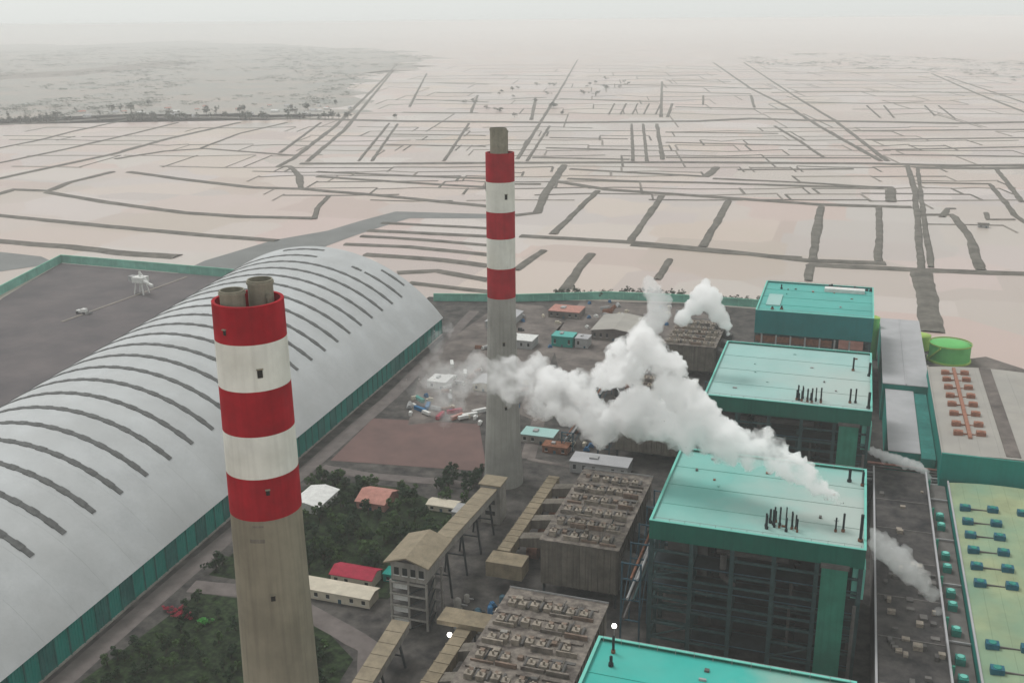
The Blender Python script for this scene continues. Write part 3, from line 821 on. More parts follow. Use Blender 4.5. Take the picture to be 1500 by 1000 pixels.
# ------------------------------------------------------------------ chimneys
def chimney(loc, label, H, prof, bands, flues, openings, soot_marks, shaft='stack'):
    x, y = loc; t = thing('chimney', (x,y,0), label, 'chimney', None)
    def rad(z):
        for (r0,z0),(r1,z1) in zip(prof, prof[1:]):
            if z0 <= z <= z1: return r0+(r1-r0)*(z-z0)/(z1-z0)
        return prof[-1][0]
    zb = bands[0][1]
    lev = sorted({z for _, z in prof if z < zb} | {zb} | {zb*k/14 for k in range(14)})
    part('shaft', M().lathe(x, y, [(rad(z), z) for z in lev], 56), shaft, t, True)
    for mt, z0, z1 in bands:
        top = z1 >= H-0.01
        pf = [(rad(z0)+0.06, z0), (rad((z0+z1)/2)+0.06, (z0+z1)/2), (rad(z1)+0.06, z1)]
        if top: pf += [(rad(z1)-0.9, z1), (rad(z1)-0.9, z1-5.5)]
        o = part('painted_band', M().lathe(x, y, pf, 56), mt, t); shade_auto(o)
        tag(o, 'red painted band of the chimney' if mt == 'stack_red' else 'white painted band of the chimney')
    part('cap_slab', M().lathe(x, y, [(0.1, H-5.0), (rad(H)-0.8, H-5.0)], 40, True), 'soot', t)
    for dx, dy, r, z1 in flues:
        f = part('flue', M().lathe(x+dx, y+dy, [(r,H-5),(r,z1),(r-0.35,z1),(r-0.35,z1-4),(0.05,z1-4)], 32), 'flue', t); shade_auto(f)
        rg = part('flue_ring', M().lathe(x+dx, y+dy, [(r+0.05,z1-1.2),(r+0.3,z1-1.2),(r+0.3,z1-0.5),(r+0.05,z1-0.5)], 32), 'flue', f)
    for ang, z, w, h in openings:
        r = rad(z); a = R(ang); c, s = math.cos(a), math.sin(a)
        m = M().bar((x+c*(r-0.4), y+s*(r-0.4), z), (x+c*(r+0.22), y+s*(r+0.22), z), w, h)
        o = part('opening', m, 'soot', t)
        part('hood', M().bar((x+c*r, y+s*r, z+h/2+0.2), (x+c*(r+0.7), y+s*(r+0.7), z+h/2+0.2), w*1.3, 0.25), 'stack', o)
    for ang, z, w, h in soot_marks:      # shallow stained ring segments
        r = rad(z)+0.09; a0 = R(ang-w/2); n = 8; m = M()
        for i in range(n+1):
            a = a0+R(w)*i/n; m.v += [(x+r*math.cos(a), y+r*math.sin(a), z), (x+(r-0.01*h)*math.cos(a), y+(r-0.01*h)*math.sin(a), z+h)]
        m.f = [(2*i, 2*i+2, 2*i+3, 2*i+1) for i in range(n)]
        part('joint_ring', m, 'precip', t)
    a = R(95)                             # caged ladder up the side
    m = M()
    for da in (-0.03, 0.03): m.bar((x+(rad(0)+0.5)*math.cos(a+da), y+(rad(0)+0.5)*math.sin(a+da), 0), (x+(rad(H)+0.5)*math.cos(a+da*1.3), y+(rad(H)+0.5)*math.sin(a+da*1.3), H-1), 0.25)
    part('ladder', m, 'steel_dark', t)
    return t
chimney((-161,244), 'red and white banded concrete chimney with twin flues, nearest and beside the long arched shed', 213,
        [(12.9,0),(12.4,40),(11.75,85),(10.75,140),(10.05,213)],
        [('stack_red',148,161.3),('stack_white',161.3,174.5),('stack_red',174.5,188.2),('stack_white',188.2,202),('stack_red',202,213)],
        [(-2.6,-3.6,3.5,216.3),(2.1,3.7,3.6,218.0),(6.2,1.5,0.7,214.5)],
        [(-48,193.5,1.5,2.4),(-100,205.5,0.9,1.5),(-52,157,1.1,1.6),(-58,122.5,1.3,1.9)],
        [(-75,141.0,24,1.2),(-72,146.0,18,0.6)])
chimney((-200.3,579), 'slim red and white banded chimney with one tall flue, farther back in the steam', 213.5,
        [(12.8,0),(11.6,25),(9.6,75),(8.75,120),(8.55,213.5)],
        [('stack_red',125.5,144.2),('stack_white',144.2,162.5),('stack_red',162.5,178.7),('stack_white',178.7,196.5),('stack_red',196.5,213.5)],
        [(0.2,-3.2,4.9,228),(0.2,4.2,3.4,226)],
        [(-48,188,1.6,3.0),(-64,97,1.5,2.2),(-60,55,1.5,2.0),(-160,193,2.2,5.0)], [], 'stack_grey')

# ------------------------------------------------------------------ arched coal shed
E0 = (-362.7, 873.0); SH = thing('coal_shed', (E0[0],E0[1],0), 'long pale grey arched coal shed with dark curved roof strips and teal side wall', 'shed', None, R(3.0))
ORG[SH] = (0,0,0); ZE = 18.0; A0 = -650.0
def wid(a): return 252+0.118*a
def arch(a, t, lift=0.0):
    w = wid(a); rise = 0.246*w; Rr = (w*w/4+rise*rise)/(2*rise); s = t*w-w/2; z = math.sqrt(Rr*Rr-s*s)-(Rr-rise)
    n = Vector((-s, 0, z+Rr-rise)).normalized()
    return (-t*w-(-n.x)*lift*0 + n.x*lift, a, ZE+z+n.z*lift)
def arch_strip(m, a0, a1, t0, t1, nt_, na_, lift, thick):
    b = len(m.v)
    for L in (lift, lift-thick):
        for j in range(na_+1):
            for i in range(nt_+1): m.v.append(arch(a0+(a1-a0)*j/na_, t0+(t1-t0)*i/nt_, L))
    W_ = nt_+1; K = W_*(na_+1)
    for j in range(na_):
        for i in range(nt_):
            q = b+j*W_+i; m.f += [(q,q+1,q+W_+1,q+W_), (q+K,q+K+W_,q+K+W_+1,q+K+1)]
    for i in range(nt_):
        for j in (0, na_): q = b+j*W_+i; m.f.append((q,q+1,q+1+K,q+K))
    for j in range(na_):
        for i in (0, nt_): q = b+j*W_+i; m.f.append((q,q+W_,q+W_+K,q+K))
# roof in bays so that the joints between roof sheets are real
a = A0; k = 0
while a < -0.5:
    a1 = min(0.0, a+23.4); m = M(); arch_strip(m, a+0.03, a1-0.03, -0.004, 1.0, 44, 1, 0.4, 0.6)
    o = part('roof_bay', m, 'shed_roof', SH, True); shade_auto(o, 30); a = a1
m = M(); arch_strip(m, A0, 0, 0.0, 0.995, 44, 1, -0.35, 0.3); part('roof_lining', m, 'grey_paint', SH, True)
a = -12.5-23.4*26; k = 0
while a < -8:
    if a > A0+3:
        t0, t1 = 26.0/wid(a), 0.87
        spans = [(t0,t1)]
        if a > -20: spans = [(0.13,0.22),(0.45,0.62)]
        elif a > -45: spans = [(t0,0.25),(0.262,0.30),(0.44,t1)]
        elif a > -70: spans = [(t0,t1)]
        for u0, u1 in spans:
            m = M(); n = max(3, int((u1-u0)*40))
            for i in range(n):
                lw = 1.7+0.45*(i%2); arch_strip(m, a-lw, a+lw, u0+(u1-u0)*i/n, u0+(u1-u0)*(i+1)/n, 2, 1, 0.8+0.12*(i%2), 0.6)
            part('roof_vent_strip', m, 'shed_vent', SH)
    a += 23.4
proto = {}
n = int(-A0/10)
for i in range(n):
    y0 = A0+i*10.0
    mt = random.choice(['teal_wall','teal_wall','teal_wall_dull'])
    if mt not in proto:
        m = M().box(-1.2,-0.7,0,9.96,1.2,17.6)
        for kk in range(5): m.box(-0.7,-0.45,0.9+kk*1.95,1.3+kk*1.95,1.2,17.6)
        proto[mt] = part('wall_panel', m, mt, SH); proto[mt].location = (0,y0,0)
    else:
        o = again(proto[mt], (0,0,0)); o.location = (0,y0,random.uniform(-0.15,0.15))
col0 = part('column', M().box(-0.9,0.1,-0.2,0.2,0,17.7), 'teal_wall_dull', SH); col0.location = (0,A0,0)
for i in range(1, n+1): again(col0, (0,i*10.0-0.15,0))
part('plinth', M().box(-1.6,0.3,A0,0,0,1.15), 'concrete', SH)
for nm, aa in (('end_wall', -1.5),):
    m = M(); pts = [arch(aa, i/30, -0.7) for i in range(31)]; m.v = [(p[0], aa, p[2]) for p in pts]+[(pts[0][0],aa,0),(pts[-1][0],aa,0)]
    m.f = [tuple(list(range(31))+[32,31])]; part(nm, m, 'teal_wall', SH)
m = M().box(-252,-251,A0,0,0,17.8); m = M().add([(-wid(A0),A0,0),(-wid(0),0,0),(-wid(0),0,17.8),(-wid(A0),A0,17.8)], [(0,1,2,3)]); part('rear_wall', m, 'teal_wall_dull', SH)

# ------------------------------------------------------------------ fences
def fence(pts, h, label, mt, step=12.0, top='fence_green'):
    t = thing('wind_fence', (*pts[0],0), label, 'fence'); k = 0
    for a, b in zip(pts, pts[1:]):
        a, b = Vector((*a,0)), Vector((*b,0)); L = (b-a).length; n = max(1, int(L/step)); d = (b-a).normalized()
        for i in range(n):
            p, q = a.lerp(b, i/n), a.lerp(b, (i+1)/n)
            part('panel', M().bar(p+d*0.25+Vector((0,0,h/2)), q-d*0.25+Vector((0,0,h/2)), 0.3, h-0.4), mt, t)
            part('post', M().bar(p, p+Vector((0,0,h+0.3)), 0.5), top, t)
            part('top_rail', M().bar(p+Vector((0,0,h+0.25)), q+Vector((0,0,h+0.25)), 1.1, 0.9), top, t)
    return t
fence([(-830,760),(-892,868),(-942,1022),(-716,1016),(-640,1012)], 10, 'pale green wind fence around the dark coal yard', 'fence_wall', 16)
fence([(-418,985),(-330,1008),(-240,1046),(-160,1056),(-60,1058)], 8, 'green perimeter fence behind the plant facing the salt ponds', 'fence_wall', 14)
# stacker in the coal yard
t = thing('coal_stacker', (-743,920,0.6), 'white stacker machine standing in the dark coal yard', 'stacker')
for sx in (-6,6):
    for sy in (-5,5): part('leg', M().bar((-743+sx,920+sy,0.6),(-743+sx*0.6,920+sy*0.6,14), 1.2), 'white_paint', t)
part('machine_house', M().box(-750,-736,914,926,14,20), 'white_paint', t); part('mast', M().bar((-743,920,20),(-743,920,26), 1.6), 'white_paint', t)
part('boom', M().bar((-743,920,17),(-716,905,15), 2.4), 'white_paint', t); part('boom_tie', M().bar((-743,920,26),(-722,908,16.5), 0.6), 'white_paint', t)
part('counterweight', M().box(-760,-753,921,928,13,19), 'grey_paint', t); part('tail_beam', M().bar((-743,920,16),(-757,925,16), 2), 'white_paint', t)
part('rail_track', M().bar((-748,800,0.9),(-741,1000,0.9), 3.0, 0.5), 'dike_pale', t)
t = thing('coal_loader', (-747,833,0.6), 'small white loader beside the stacker rails in the coal yard', 'loader')
part('cab', M().box(-750,-745,830,835,2.2,6), 'white_paint', t); part('bucket', M().extr([(-744,1),(-740,1),(-739.5,3.6),(-744,2.2)],'y',829.5,835.5), 'grey_paint', t)
part('engine_cover', M().box(-756,-750,830.5,834.5,2,4.4), 'white_paint', t)
w0 = part('wheel', M().cyl((-746,829,1.9),(-746,830.2,1.9),1.3,12), 'soot', t)
for off in ((-8,0,0),(0,6,0),(-8,6,0)): again(w0, off)

# ------------------------------------------------------------------ boiler houses
def boiler(x0, x1, y0, y1, zt, label, roof, fas=9.5, fmat='fascia', vents=(), frame=True, duct=True, stain=None):
    t = thing('boiler_house', ((x0+x1)/2, y0, 0), label, 'building')
    part('roof', M().box(x0+0.6,x1-0.6,y0+0.6,y1-0.6,zt-2.4,zt-1.4), roof, t)
    part('fascia', M().box(x0,x1,y0,y0+0.5,zt-fas,zt-0.3), fmat, t); part('fascia', M().box(x0,x1,y1-0.5,y1,zt-fas,zt-0.3), fmat, t)
    part('fascia', M().box(x0,x0+0.5,y0+0.5,y1-0.5,zt-fas,zt-0.3), fmat, t); part('fascia', M().box(x1-0.5,x1,y0+0.5,y1-0.5,zt-fas,zt-0.3), fmat, t)
    for b in ((x0-0.15,x1+0.15,y0-0.15,y0+1.0),(x0-0.15,x1+0.15,y1-1.0,y1+0.15),(x0-0.15,x0+1.0,y0+1.0,y1-1.0),(x1-1.0,x1+0.15,y0+1.0,y1-1.0)):
        part('parapet_cap', M().box(*b, zt-0.3, zt), 'trim', t)
    for k in range(1, 4):                  # roof sheet joints standing proud
        yy = y0+(y1-y0)*k/4; part('roof_seam', M().box(x0+0.7,x1-0.7,yy-0.25,yy+0.25,zt-1.4,zt-1.15), roof, t)
    for k in range(14):                      # roof edge rail posts
        px_ = x0+2+(x1-x0-4)*k/13
        for py_ in (y0+1.3, y1-1.3): part('rail_post', M().box(px_-0.08,px_+0.08,py_-0.08,py_+0.08,zt-1.4,zt+1.1), 'grey_paint', t)
    for py_ in (y0+1.3, y1-1.3): part('guard_rail', M().box(x0+2,x1-2,py_-0.07,py_+0.07,zt+0.95,zt+1.1), 'grey_paint', t)
    for k in range(9):
        hx, hy = random.uniform(x0+6,x1-10), random.uniform(y0+8,y1-8); part('roof_hatch', M().box(hx,hx+random.uniform(0.8,2.6),hy,hy+random.uniform(0.8,2.2),zt-1.4,zt-random.uniform(0.5,1.0)), random.choice(['grey_paint','boiler_lag','rust',roof]), t)
    for vx, vy, vh, vr in vents:
        v = part('vent_pipe', M().cyl((vx,vy,zt-1.5),(vx,vy,zt-1.5+vh),vr,9), 'steel_dark', t)
        part('base_flange', M().cyl((vx,vy,zt-1.4),(vx,vy,zt-0.2),vr*1.6,9), 'rust' if random.random()<0.5 else 'steel_dark', v)
    if not frame: return t
    zb = zt-fas; nx = 6; xs = [x0+1.2+(x1-x0-2.4)*i/(nx-1) for i in range(nx)]; ys = [y0+1.2, y0+16, y0+32, y1-16, y1-1.2]
    c0 = part('column', M().box(xs[0]-0.95,xs[0]+0.95,ys[0]-0.8,ys[0]+0.8,0,zb+6), 'steel', t)
    for yy in ys:
        for xx in xs:
            if (xx,yy) != (xs[0],ys[0]): again(c0, (xx-xs[0], yy-ys[0], 0))
    bw = xs[1]-xs[0]; lv = [zb-6, zb-14, zb-19.5, zb-25, zb-30.5, zb-36, zb-44, zb-52]; lv = [z for z in lv if z > 3]
    b0 = part('beam', M().box(xs[0]+0.8,xs[1]-0.8,ys[0]-0.45,ys[0]+0.45,lv[0]-0.5,lv[0]+0.5), 'steel', t)
    for r_, yy in enumerate(ys[:3]):
        for i in range(nx-1):
            for j, z in enumerate(lv):
                if (r_, i, j) == (0,0,0) or (r_ == 0 and random.random() < 0.16): continue
                o = again(b0, (i*bw, yy-ys[0], z-lv[0]))
                if r_ == 0 and j in (2,3,4,5) and random.random() < 0.6: o.scale = (1,1,1)
    d0 = part('side_beam', M().box(xs[0]-0.4,xs[0]+0.4,ys[0]+0.9,ys[1]-0.9,lv[0]-0.5,lv[0]+0.5), 'steel', t)
    for i in range(nx):
        for j, z in enumerate(lv[1::2]): again(d0, (i*bw, 0, z-lv[0]))
    for i, j in ((0,1),(0,4),(4,5),(0,6),(3,6)):   # diagonal braces
        if j+1 < len(lv): part('brace', M().bar((xs[i]+0.8,ys[0],lv[j+1]+0.5),(xs[i+1]-0.8,ys[0],lv[j]-0.5),0.6), 'steel', t)
    for j in (1, 3, 5, 7):                  # grated floors
        if j < len(lv):
            for i in range(nx-1):
                if random.random() < 0.75:
                    part('floor_grating', M().box(xs[i]+0.9,xs[i+1]-0.9,ys[0]+1.0,ys[1]-1.0,lv[j]+0.55,lv[j]+0.75), 'steel_dark', t)
                    part('handrail', M().box(xs[i]+0.9,xs[i+1]-0.9,ys[0]+0.5,ys[0]+0.62,lv[j]+1.3,lv[j]+1.75), 'steel_blue', t)
    # furnace, rear pass, drums and pipework seen in the dark behind the frame
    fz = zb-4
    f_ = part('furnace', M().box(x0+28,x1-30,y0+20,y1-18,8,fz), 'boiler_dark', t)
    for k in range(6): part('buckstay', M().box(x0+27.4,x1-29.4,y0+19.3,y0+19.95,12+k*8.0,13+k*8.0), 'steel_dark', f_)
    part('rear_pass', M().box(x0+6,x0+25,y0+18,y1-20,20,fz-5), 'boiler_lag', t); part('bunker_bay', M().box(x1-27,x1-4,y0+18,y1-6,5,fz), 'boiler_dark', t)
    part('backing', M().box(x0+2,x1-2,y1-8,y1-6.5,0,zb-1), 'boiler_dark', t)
    part('pipe', M().cyl((x0+33.5,ys[0]+5,fz-13),(x0+33.5,ys[0]+5,fz-2),1.5), 'boiler_lag', t); part('pipe', M().cyl((x0+33.5,ys[0]+5,fz-13),(x0+39,ys[0]+5,fz-17.5),1.3), 'boiler_lag', t)
    part('pipe', M().cyl((x0+56,ys[0]+7,8),(x0+56,ys[0]+7,fz-6),0.8), 'steel', t); part('pipe', M().cyl((x0+64,ys[0]+8,8),(x0+64,ys[0]+8,fz-12),0.7), 'boiler_lag', t)
    part('steam_drum', M().cyl((x0+30,ys[0]+10,fz-3),(x1-32,ys[0]+10,fz-3),1.6), 'boiler_lag', t)
    if duct:
        part('green_shaft', M().box(x1-17.5,x1-6.5,y0-1.5,y0+9,0,zb-1.0), 'duct_green', t)
        part('shaft_cap', M().box(x1-18,x1-6,y0-2,y0+0.9,zb-1.0,zb+0.6), 'boiler_lag', t)
        part('side_shaft', M().box(x1-4.5,x1+0.8,y0+2.4,y0+12,zb-16,zb-1), 'trim', t)
        part('downpipe', M().cyl((x1-2.5,y0-0.9,0),(x1-2.5,y0-0.9,zb-18),0.8), 'boiler_lag', t)
    return t
def cluster(x, y, n=9, h=9.5): return [(x+(i%6)*2.5-6.2+random.uniform(-0.7,0.7), y+(i//6)*3.6+random.uniform(-1.5,1.5), h*random.uniform(0.45,1.1), random.uniform(0.3,0.5)) for i in range(n)]
V2 = cluster(-17,431,14)+[(-24,432,6.5,0.45),(6,436,7,0.4),(9.2,437,9,0.5),(16.6,430,13,0.7),(11,492,7,0.7),(17.2,489,7.5,0.6)]
V3 = cluster(-14,601,14)+[(-21,602,6.5,0.5),(9.5,606,9,0.55),(12.6,607,9,0.5),(20,600,10,0.8),(10.5,668,9,0.6),(20.5,660,9,0.8)]
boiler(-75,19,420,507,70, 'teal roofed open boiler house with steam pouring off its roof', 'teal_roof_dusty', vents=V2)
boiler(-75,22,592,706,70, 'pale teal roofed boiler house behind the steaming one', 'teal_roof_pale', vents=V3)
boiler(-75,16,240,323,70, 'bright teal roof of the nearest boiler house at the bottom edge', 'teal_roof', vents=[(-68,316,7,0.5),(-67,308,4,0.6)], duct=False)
B4 = boiler(-64,24,795,893,70, 'farthest teal boiler house with deep blue green front band above a red storey', 'teal_roof_far', fas=19, fmat='fascia_blue',
       vents=[(-50,872,4,0.6),(-45,806,3,0.8),(-52,804,2.5,0.8)]+[(-12+i*3.4+random.uniform(-1,1),884+random.uniform(-2,2),random.uniform(1.5,4),0.8) for i in range(11)], duct=False)
part('roof_housing', M().box(-15,17,872,880,68.6,71.5), 'white_paint', B4); part('roof_housing', M().box(-58,-47,815,850,68.6,69.5), 'teal_roof_pale', B4)
part('red_storey', M().box(0,18,794.2,796.4,44,50.6), 'brick_pink', B4); part('red_storey', M().box(-63,-5,795.2,797,44,49), 'rust', B4)
for k in range(7): part('storey_pipe', M().cyl((-58+k*11,794,43),(-58+k*11,794,50.5),0.7), 'grey_paint', B4)

# ------------------------------------------------------------------ electrostatic precipitators
def precipitator(x0, x1, y0, y1, zt, label, zb=9.0):
    t = thing('precipitator', ((x0+x1)/2,y0,0), label, 'precipitator')
    part('casing', M().box(x0,x1,y0,y1,zb,zt), 'precip', t)
    n = 12; r0 = part('stiffener', M().box(x0+0.4,x0+0.9,y0-0.5,y0-0.05,zb,zt-0.6), 'precip', t)
    for i in range(1, n+1): again(r0, ((x1-x0-1.3)*i/n,0,0))
    r1 = part('side_stiffener', M().box(x0-0.5,x0-0.05,y0+0.5,y0+1.0,zb,zt-0.6), 'precip', t)
    ny = int((y1-y0)/5)
    for i in range(1, ny): again(r1, (0,i*5.0,0))
    r2 = part('side_stiffener', M().box(x1+0.05,x1+0.5,y0+0.5,y0+1.0,zb,zt-0.6), 'precip', t)
    for i in range(1, ny): again(r2, (0,i*5.0,0))
    part('roof_deck', M().box(x0-0.8,x1+0.8,y0-0.8,y1+0.8,zt,zt+0.5), 'precip_top', t)
    rows = int((y1-y0)/14)
    b1 = b2 = b3 = None
    for r_ in range(rows):
        yy = y0+4+r_*14.0
        for q in range(4):
            xa, xb = x0+1+(x1-x0-2)*q/4, x0+1+(x1-x0-2)*(q+1)/4-random.uniform(0.3,1.6)
            if random.random() < 0.8: part('walkway', M().box(xa,xb,yy+7.6,yy+9.2+random.uniform(0,0.8),zt+0.55,zt+random.uniform(0.8,1.9)), random.choice(['precip_top','precip_top','boiler_lag']), t)
            if random.random() < 0.7: part('rapper_beam', M().box(xa+0.5,xb,yy-1.7+random.uniform(-0.4,0.4),yy-0.9,zt+0.5,zt+random.uniform(1.4,3.4)), random.choice(['ash_box','precip_top','ash_box_red']), t)
            if random.random() < 0.5: xx = random.uniform(xa,xb); part('deck_pipe', M().cyl((xx,yy-1,zt+1.2),(xx+random.uniform(-2,2),yy+10,zt+random.uniform(1,2.6)),0.3,6), random.choice(['precip','boiler_lag','steel_dark']), t)
            if random.random() < 0.35: xx = random.uniform(xa,xb-2); part('deck_cabinet', M().box(xx,xx+random.uniform(1.2,3.2),yy+5,yy+random.uniform(6,7.4),zt+0.5,zt+random.uniform(1.6,4.2)), random.choice(['ash_box','precip','boiler_lag','concrete']), t)
        k = 0; xx = x0+3
        while xx < x1-4:
            z0 = zt+0.5
            if b1 is None:
                b1 = part('transformer', M().box(xx,xx+3.4,yy,yy+3.2,z0,z0+2.8).cyl((xx+1.7,yy+1.6,z0+2.8),(xx+1.7,yy+1.6,z0+4.4),0.5,8), 'ash_box', t); base1 = (xx,yy)
                b2 = part('rapper_box', M().box(xx+0.2,xx+2.4,yy+4.4,yy+6.6,z0,z0+1.7), 'ash_box_red', t)
                b3 = part('insulator_duct', M().cyl((xx+4.4,yy+0.5,z0+1.0),(xx+4.4,yy+6.4,z0+1.0),0.7,8), 'boiler_lag', t)
            else:
                off = (xx-base1[0]+random.uniform(-0.5,0.5), yy-base1[1]+random.uniform(-0.5,0.5), 0)
                if random.random() < 0.9:
                    o = again(b1, off); o.location.z -= random.uniform(0,0.9)
                if random.random() < 0.85: o = again(b2, (off[0],off[1],-random.uniform(0,0.5)))
                if random.random() < 0.7: again(b3, (off[0],off[1],-random.uniform(0,0.4)))
            xx += 5.6
    for s in (0,1):
        for i in range(4): part('support_column', M().box(x0+0.5 if s==0 else x1-1.7, x0+1.7 if s==0 else x1-0.5, y0+1+i*(y1-y0-3.2)/3, y0+2.2+i*(y1-y0-3.2)/3, 0, zb), 'steel_dark', t)
    nx = 3
    for i in range(nx):
        for j in range(3):
            ax0 = x0+1+i*(x1-x0-2)/nx; ax1 = ax0+(x1-x0-2)/nx-0.6; ay0 = y0+1+j*(y1-y0-2)/3; ay1 = ay0+(y1-y0-2)/3-0.6; cx_, cy_ = (ax0+ax1)/2, (ay0+ay1)/2
            m = M(); m.add([(ax0,ay0,zb),(ax1,ay0,zb),(ax1,ay1,zb),(ax0,ay1,zb),(cx_-1,cy_-1,2),(cx_+1,cy_-1,2),(cx_+1,cy_+1,2),(cx_-1,cy_+1,2)], [(0,1,2,3),(4,5,6,7),(0,1,5,4),(1,2,6,5),(2,3,7,6),(3,0,4,7)]); part('hopper', m, 'precip', t)
    for i in range(3):                      # inlet ducts towards the boiler
        yy = y0+8+i*(y1-y0-16)/2.4; part('inlet_duct', M().extr([(x1+0.6,14),(x1+0.6,26),(x1+7,24),(x1+7,13)], 'y', yy, yy+9), 'boiler_lag', t)
    part('edge_rail', M().box(x0-0.8,x1+0.8,y1+0.3,y1+0.5,zt+0.9,zt+1.7), 'grey_paint', t)
    return t
precipitator(-136,-96,451,540,34, 'tan dust precipitator block with ribbed front wall, beside the steaming boiler house')
precipitator(-136,-90,285,402,33, 'brown dust precipitator at the bottom edge, rows of boxes on its deck')
precipitator(-138,-96,632,720,33, 'dark dust precipitator half hidden below the steam plume')
precipitator(-138,-96,812,890,30, 'small far brown precipitator left of the farthest boiler house')
def pipe_rack(x0, x1, y0, y1, h, label):
    t = thing('pipe_rack', ((x0+x1)/2,y0,0), label, 'pipe rack'); n = 5
    for i in range(n):
        yy = y0+(y1-y0)*i/(n-1)
        for x in (x0,x1): part('post', M().box(x-0.4,x+0.4,yy-0.4,yy+0.4,0,h), 'steel_blue', t)
        for z in (h*0.3,h*0.55,h*0.8,h-0.5): part('cross_beam', M().box(x0+0.42,x1-0.42,yy-0.3,yy+0.3,z-0.3,z+0.3), 'steel_blue', t)
        if i < n-1:
            for x in (x0,x1): part('brace', M().bar((x,yy+0.5,h*0.3),(x,yy+(y1-y0)/(n-1)-0.5,h*0.8),0.35), 'steel_blue', t)
    for k in range(5): part('pipe', M().cyl((x0+1.6+k*(x1-x0-3)/4,y0-1,h*(0.3,0.55,0.8,0.55,0.8)[k]+1.0),(x0+1.6+k*(x1-x0-3)/4,y1+1,h*(0.3,0.55,0.8,0.55,0.8)[k]+1.0),0.65,9), ('boiler_lag','grey_paint','rust','steel','grey_paint')[k], t)
pipe_rack(-88,-79,424,505,44,'blue steel pipe rack between the ribbed precipitator and the steaming boiler house')
pipe_rack(-88,-79,600,700,40,'blue steel pipe rack left of the pale teal roofed boiler house')
pipe_rack(-178,-170,640,800,14,'low blue pipe rack in the cluttered yard right of the far chimney')
pipe_rack(-152,-144,640,790,16,'blue pipe rack beside the half hidden precipitator')
# flue ducts from precipitators to chimneys
def flue_duct(label, main, branches, box, xm=-136):
    t = thing('flue_duct', (main[0],main[2],0), label, 'duct')
    x0,x1,y0,y1,z0,z1 = main[0],main[1],main[2],main[3],main[4],main[5]
    part('main_duct', M().box(x0,x1,y0,y1,z0,z1), 'tan_duct', t)
    for k in range(int((y1-y0)/7)): part('duct_flange', M().box(x0-0.3,x1+0.3,y0+3+k*7.0,y0+3.5+k*7.0,z0-0.3,z1+0.3), 'tan_roof', t)
    for yy in branches:
        part('branch_duct', M().extr([(x1,z0+0.5),(x1,z1-0.5),(xm-0.7,z1+3),(xm-0.7,z0+2)], 'y', yy, yy+7), 'precip', t)
        part('fan_housing', M().cyl((x1+2,yy+11,5),(x1+8,yy+11,5),4.6,18), 'rust', t)
    part('end_box', M().box(*box), 'tan_duct', t)
    for k in range(4):
        yy = y0+4+k*(y1-y0-8)/3; part('support_leg', M().box(x0+0.6,x0+1.4,yy,yy+0.8,0,z0), 'steel_dark', t); part('support_leg', M().box(x1-1.4,x1-0.6,yy,yy+0.8,0,z0), 'steel_dark', t)
flue_duct('tan flue duct with side branches left of the ribbed precipitator', (-164,-157,462,560,12,18), (478,500,522,543), (-166,-146,449,461.5,9,17.5))
flue_duct('tan flue duct with side branches at the bottom of the picture', (-157,-150,270,396,13,19), (300,322,345,368), (-167,-143,384.5,396.5,19.2,21.5))

# ------------------------------------------------------------------ coal conveyor
t = thing('transfer_tower', (-190,412,0), 'steel coal transfer tower with tan pitched roof and lattice legs', 'tower')
X0,X1,Y0,Y1 = -200,-180,404,424
part('upper_house', M().box(X0+0.8,X1-0.8,Y0+0.8,Y1-0.8,26,36), 'concrete', t)
part('roof', M().extr([(X0-2,35.6),((X0+X1)/2,39.6),(X1+2,35.6),(X1+2,36.4),((X0+X1)/2,40.4),(X0-2,36.4)], 'y', Y0-2, Y1+9), 'tan_roof', t)
for i in range(3):
    for j in range(3):
        if (i,j) != (1,1): part('column', M().box(X0+i*9.5,X0+i*9.5+1,Y0+j*9.5,Y0+j*9.5+1,0,26), 'concrete', t)
for z in (6,12.5,19,25.5):
    part('floor', M().box(X0+0.5,X1-0.5,Y0+0.6,Y1-0.4,z,z+0.4), 'boiler_lag', t)
    for j in (0,1): part('beam', M().box(X0,X1,Y0-0.35+j*20,Y0+0.35+j*20,z-0.9,z-0.02), 'concrete', t)
    part('window', M().box(X0+1,X0+9,Y0+1.4,Y0+1.7,z-4.6,z-1.4), 'white_paint', t)
for z in (0,6.5,13,19.5):
    part('brace', M().bar((X0+10.5,Y0,z),(X0+19,Y0,z+5.6),0.5), 'steel_dark', t); part('brace', M().bar((X1,Y0+1,z),(X1,Y0+10,z+5.6),0.5), 'steel_dark', t)
for k in range(4): w_ = part('window', M().box(X0+2.5+k*4.4,X0+5+k*4.4,Y0+0.6,Y0+0.79,29,33), 'glass', t); part('sill', M().box(X0+2.2+k*4.4,X0+5.3+k*4.4,Y0+0.3,Y0+0.79,28.6,28.95), 'white_paint', w_)
def gallery(label, p, q, w=9.0, h=4.6, legs=4):
    t = thing('conveyor_gallery', (p[0],p[1],0), label, 'conveyor'); p, q = Vector(p), Vector(q); d = q-p; n = 10
    part('floor_box', M().bar(p, q, w-1.2, h), 'concrete', t)
    for i in range(n):
        a, b = p.lerp(q, (i+0.02)/n), p.lerp(q, (i+0.98)/n); part('roof_panel', M().bar(a+Vector((0,0,h/2+0.35)), b+Vector((0,0,h/2+0.35)), w, 0.6), 'tan_roof', t)
    for i in range(1, legs+1):
        c = p.lerp(q, (i-0.5)/legs)
        for s in (-1,1): part('trestle_leg', M().bar((c.x+s*(w/2+1.5),c.y,0),(c.x+s*(w/2-1),c.y,c.z-h/2),0.9), 'steel_dark', t)
        part('trestle_tie', M().bar((c.x-w/2,c.y,c.z*0.45),(c.x+w/2,c.y,c.z*0.45),0.6), 'steel_dark', t)
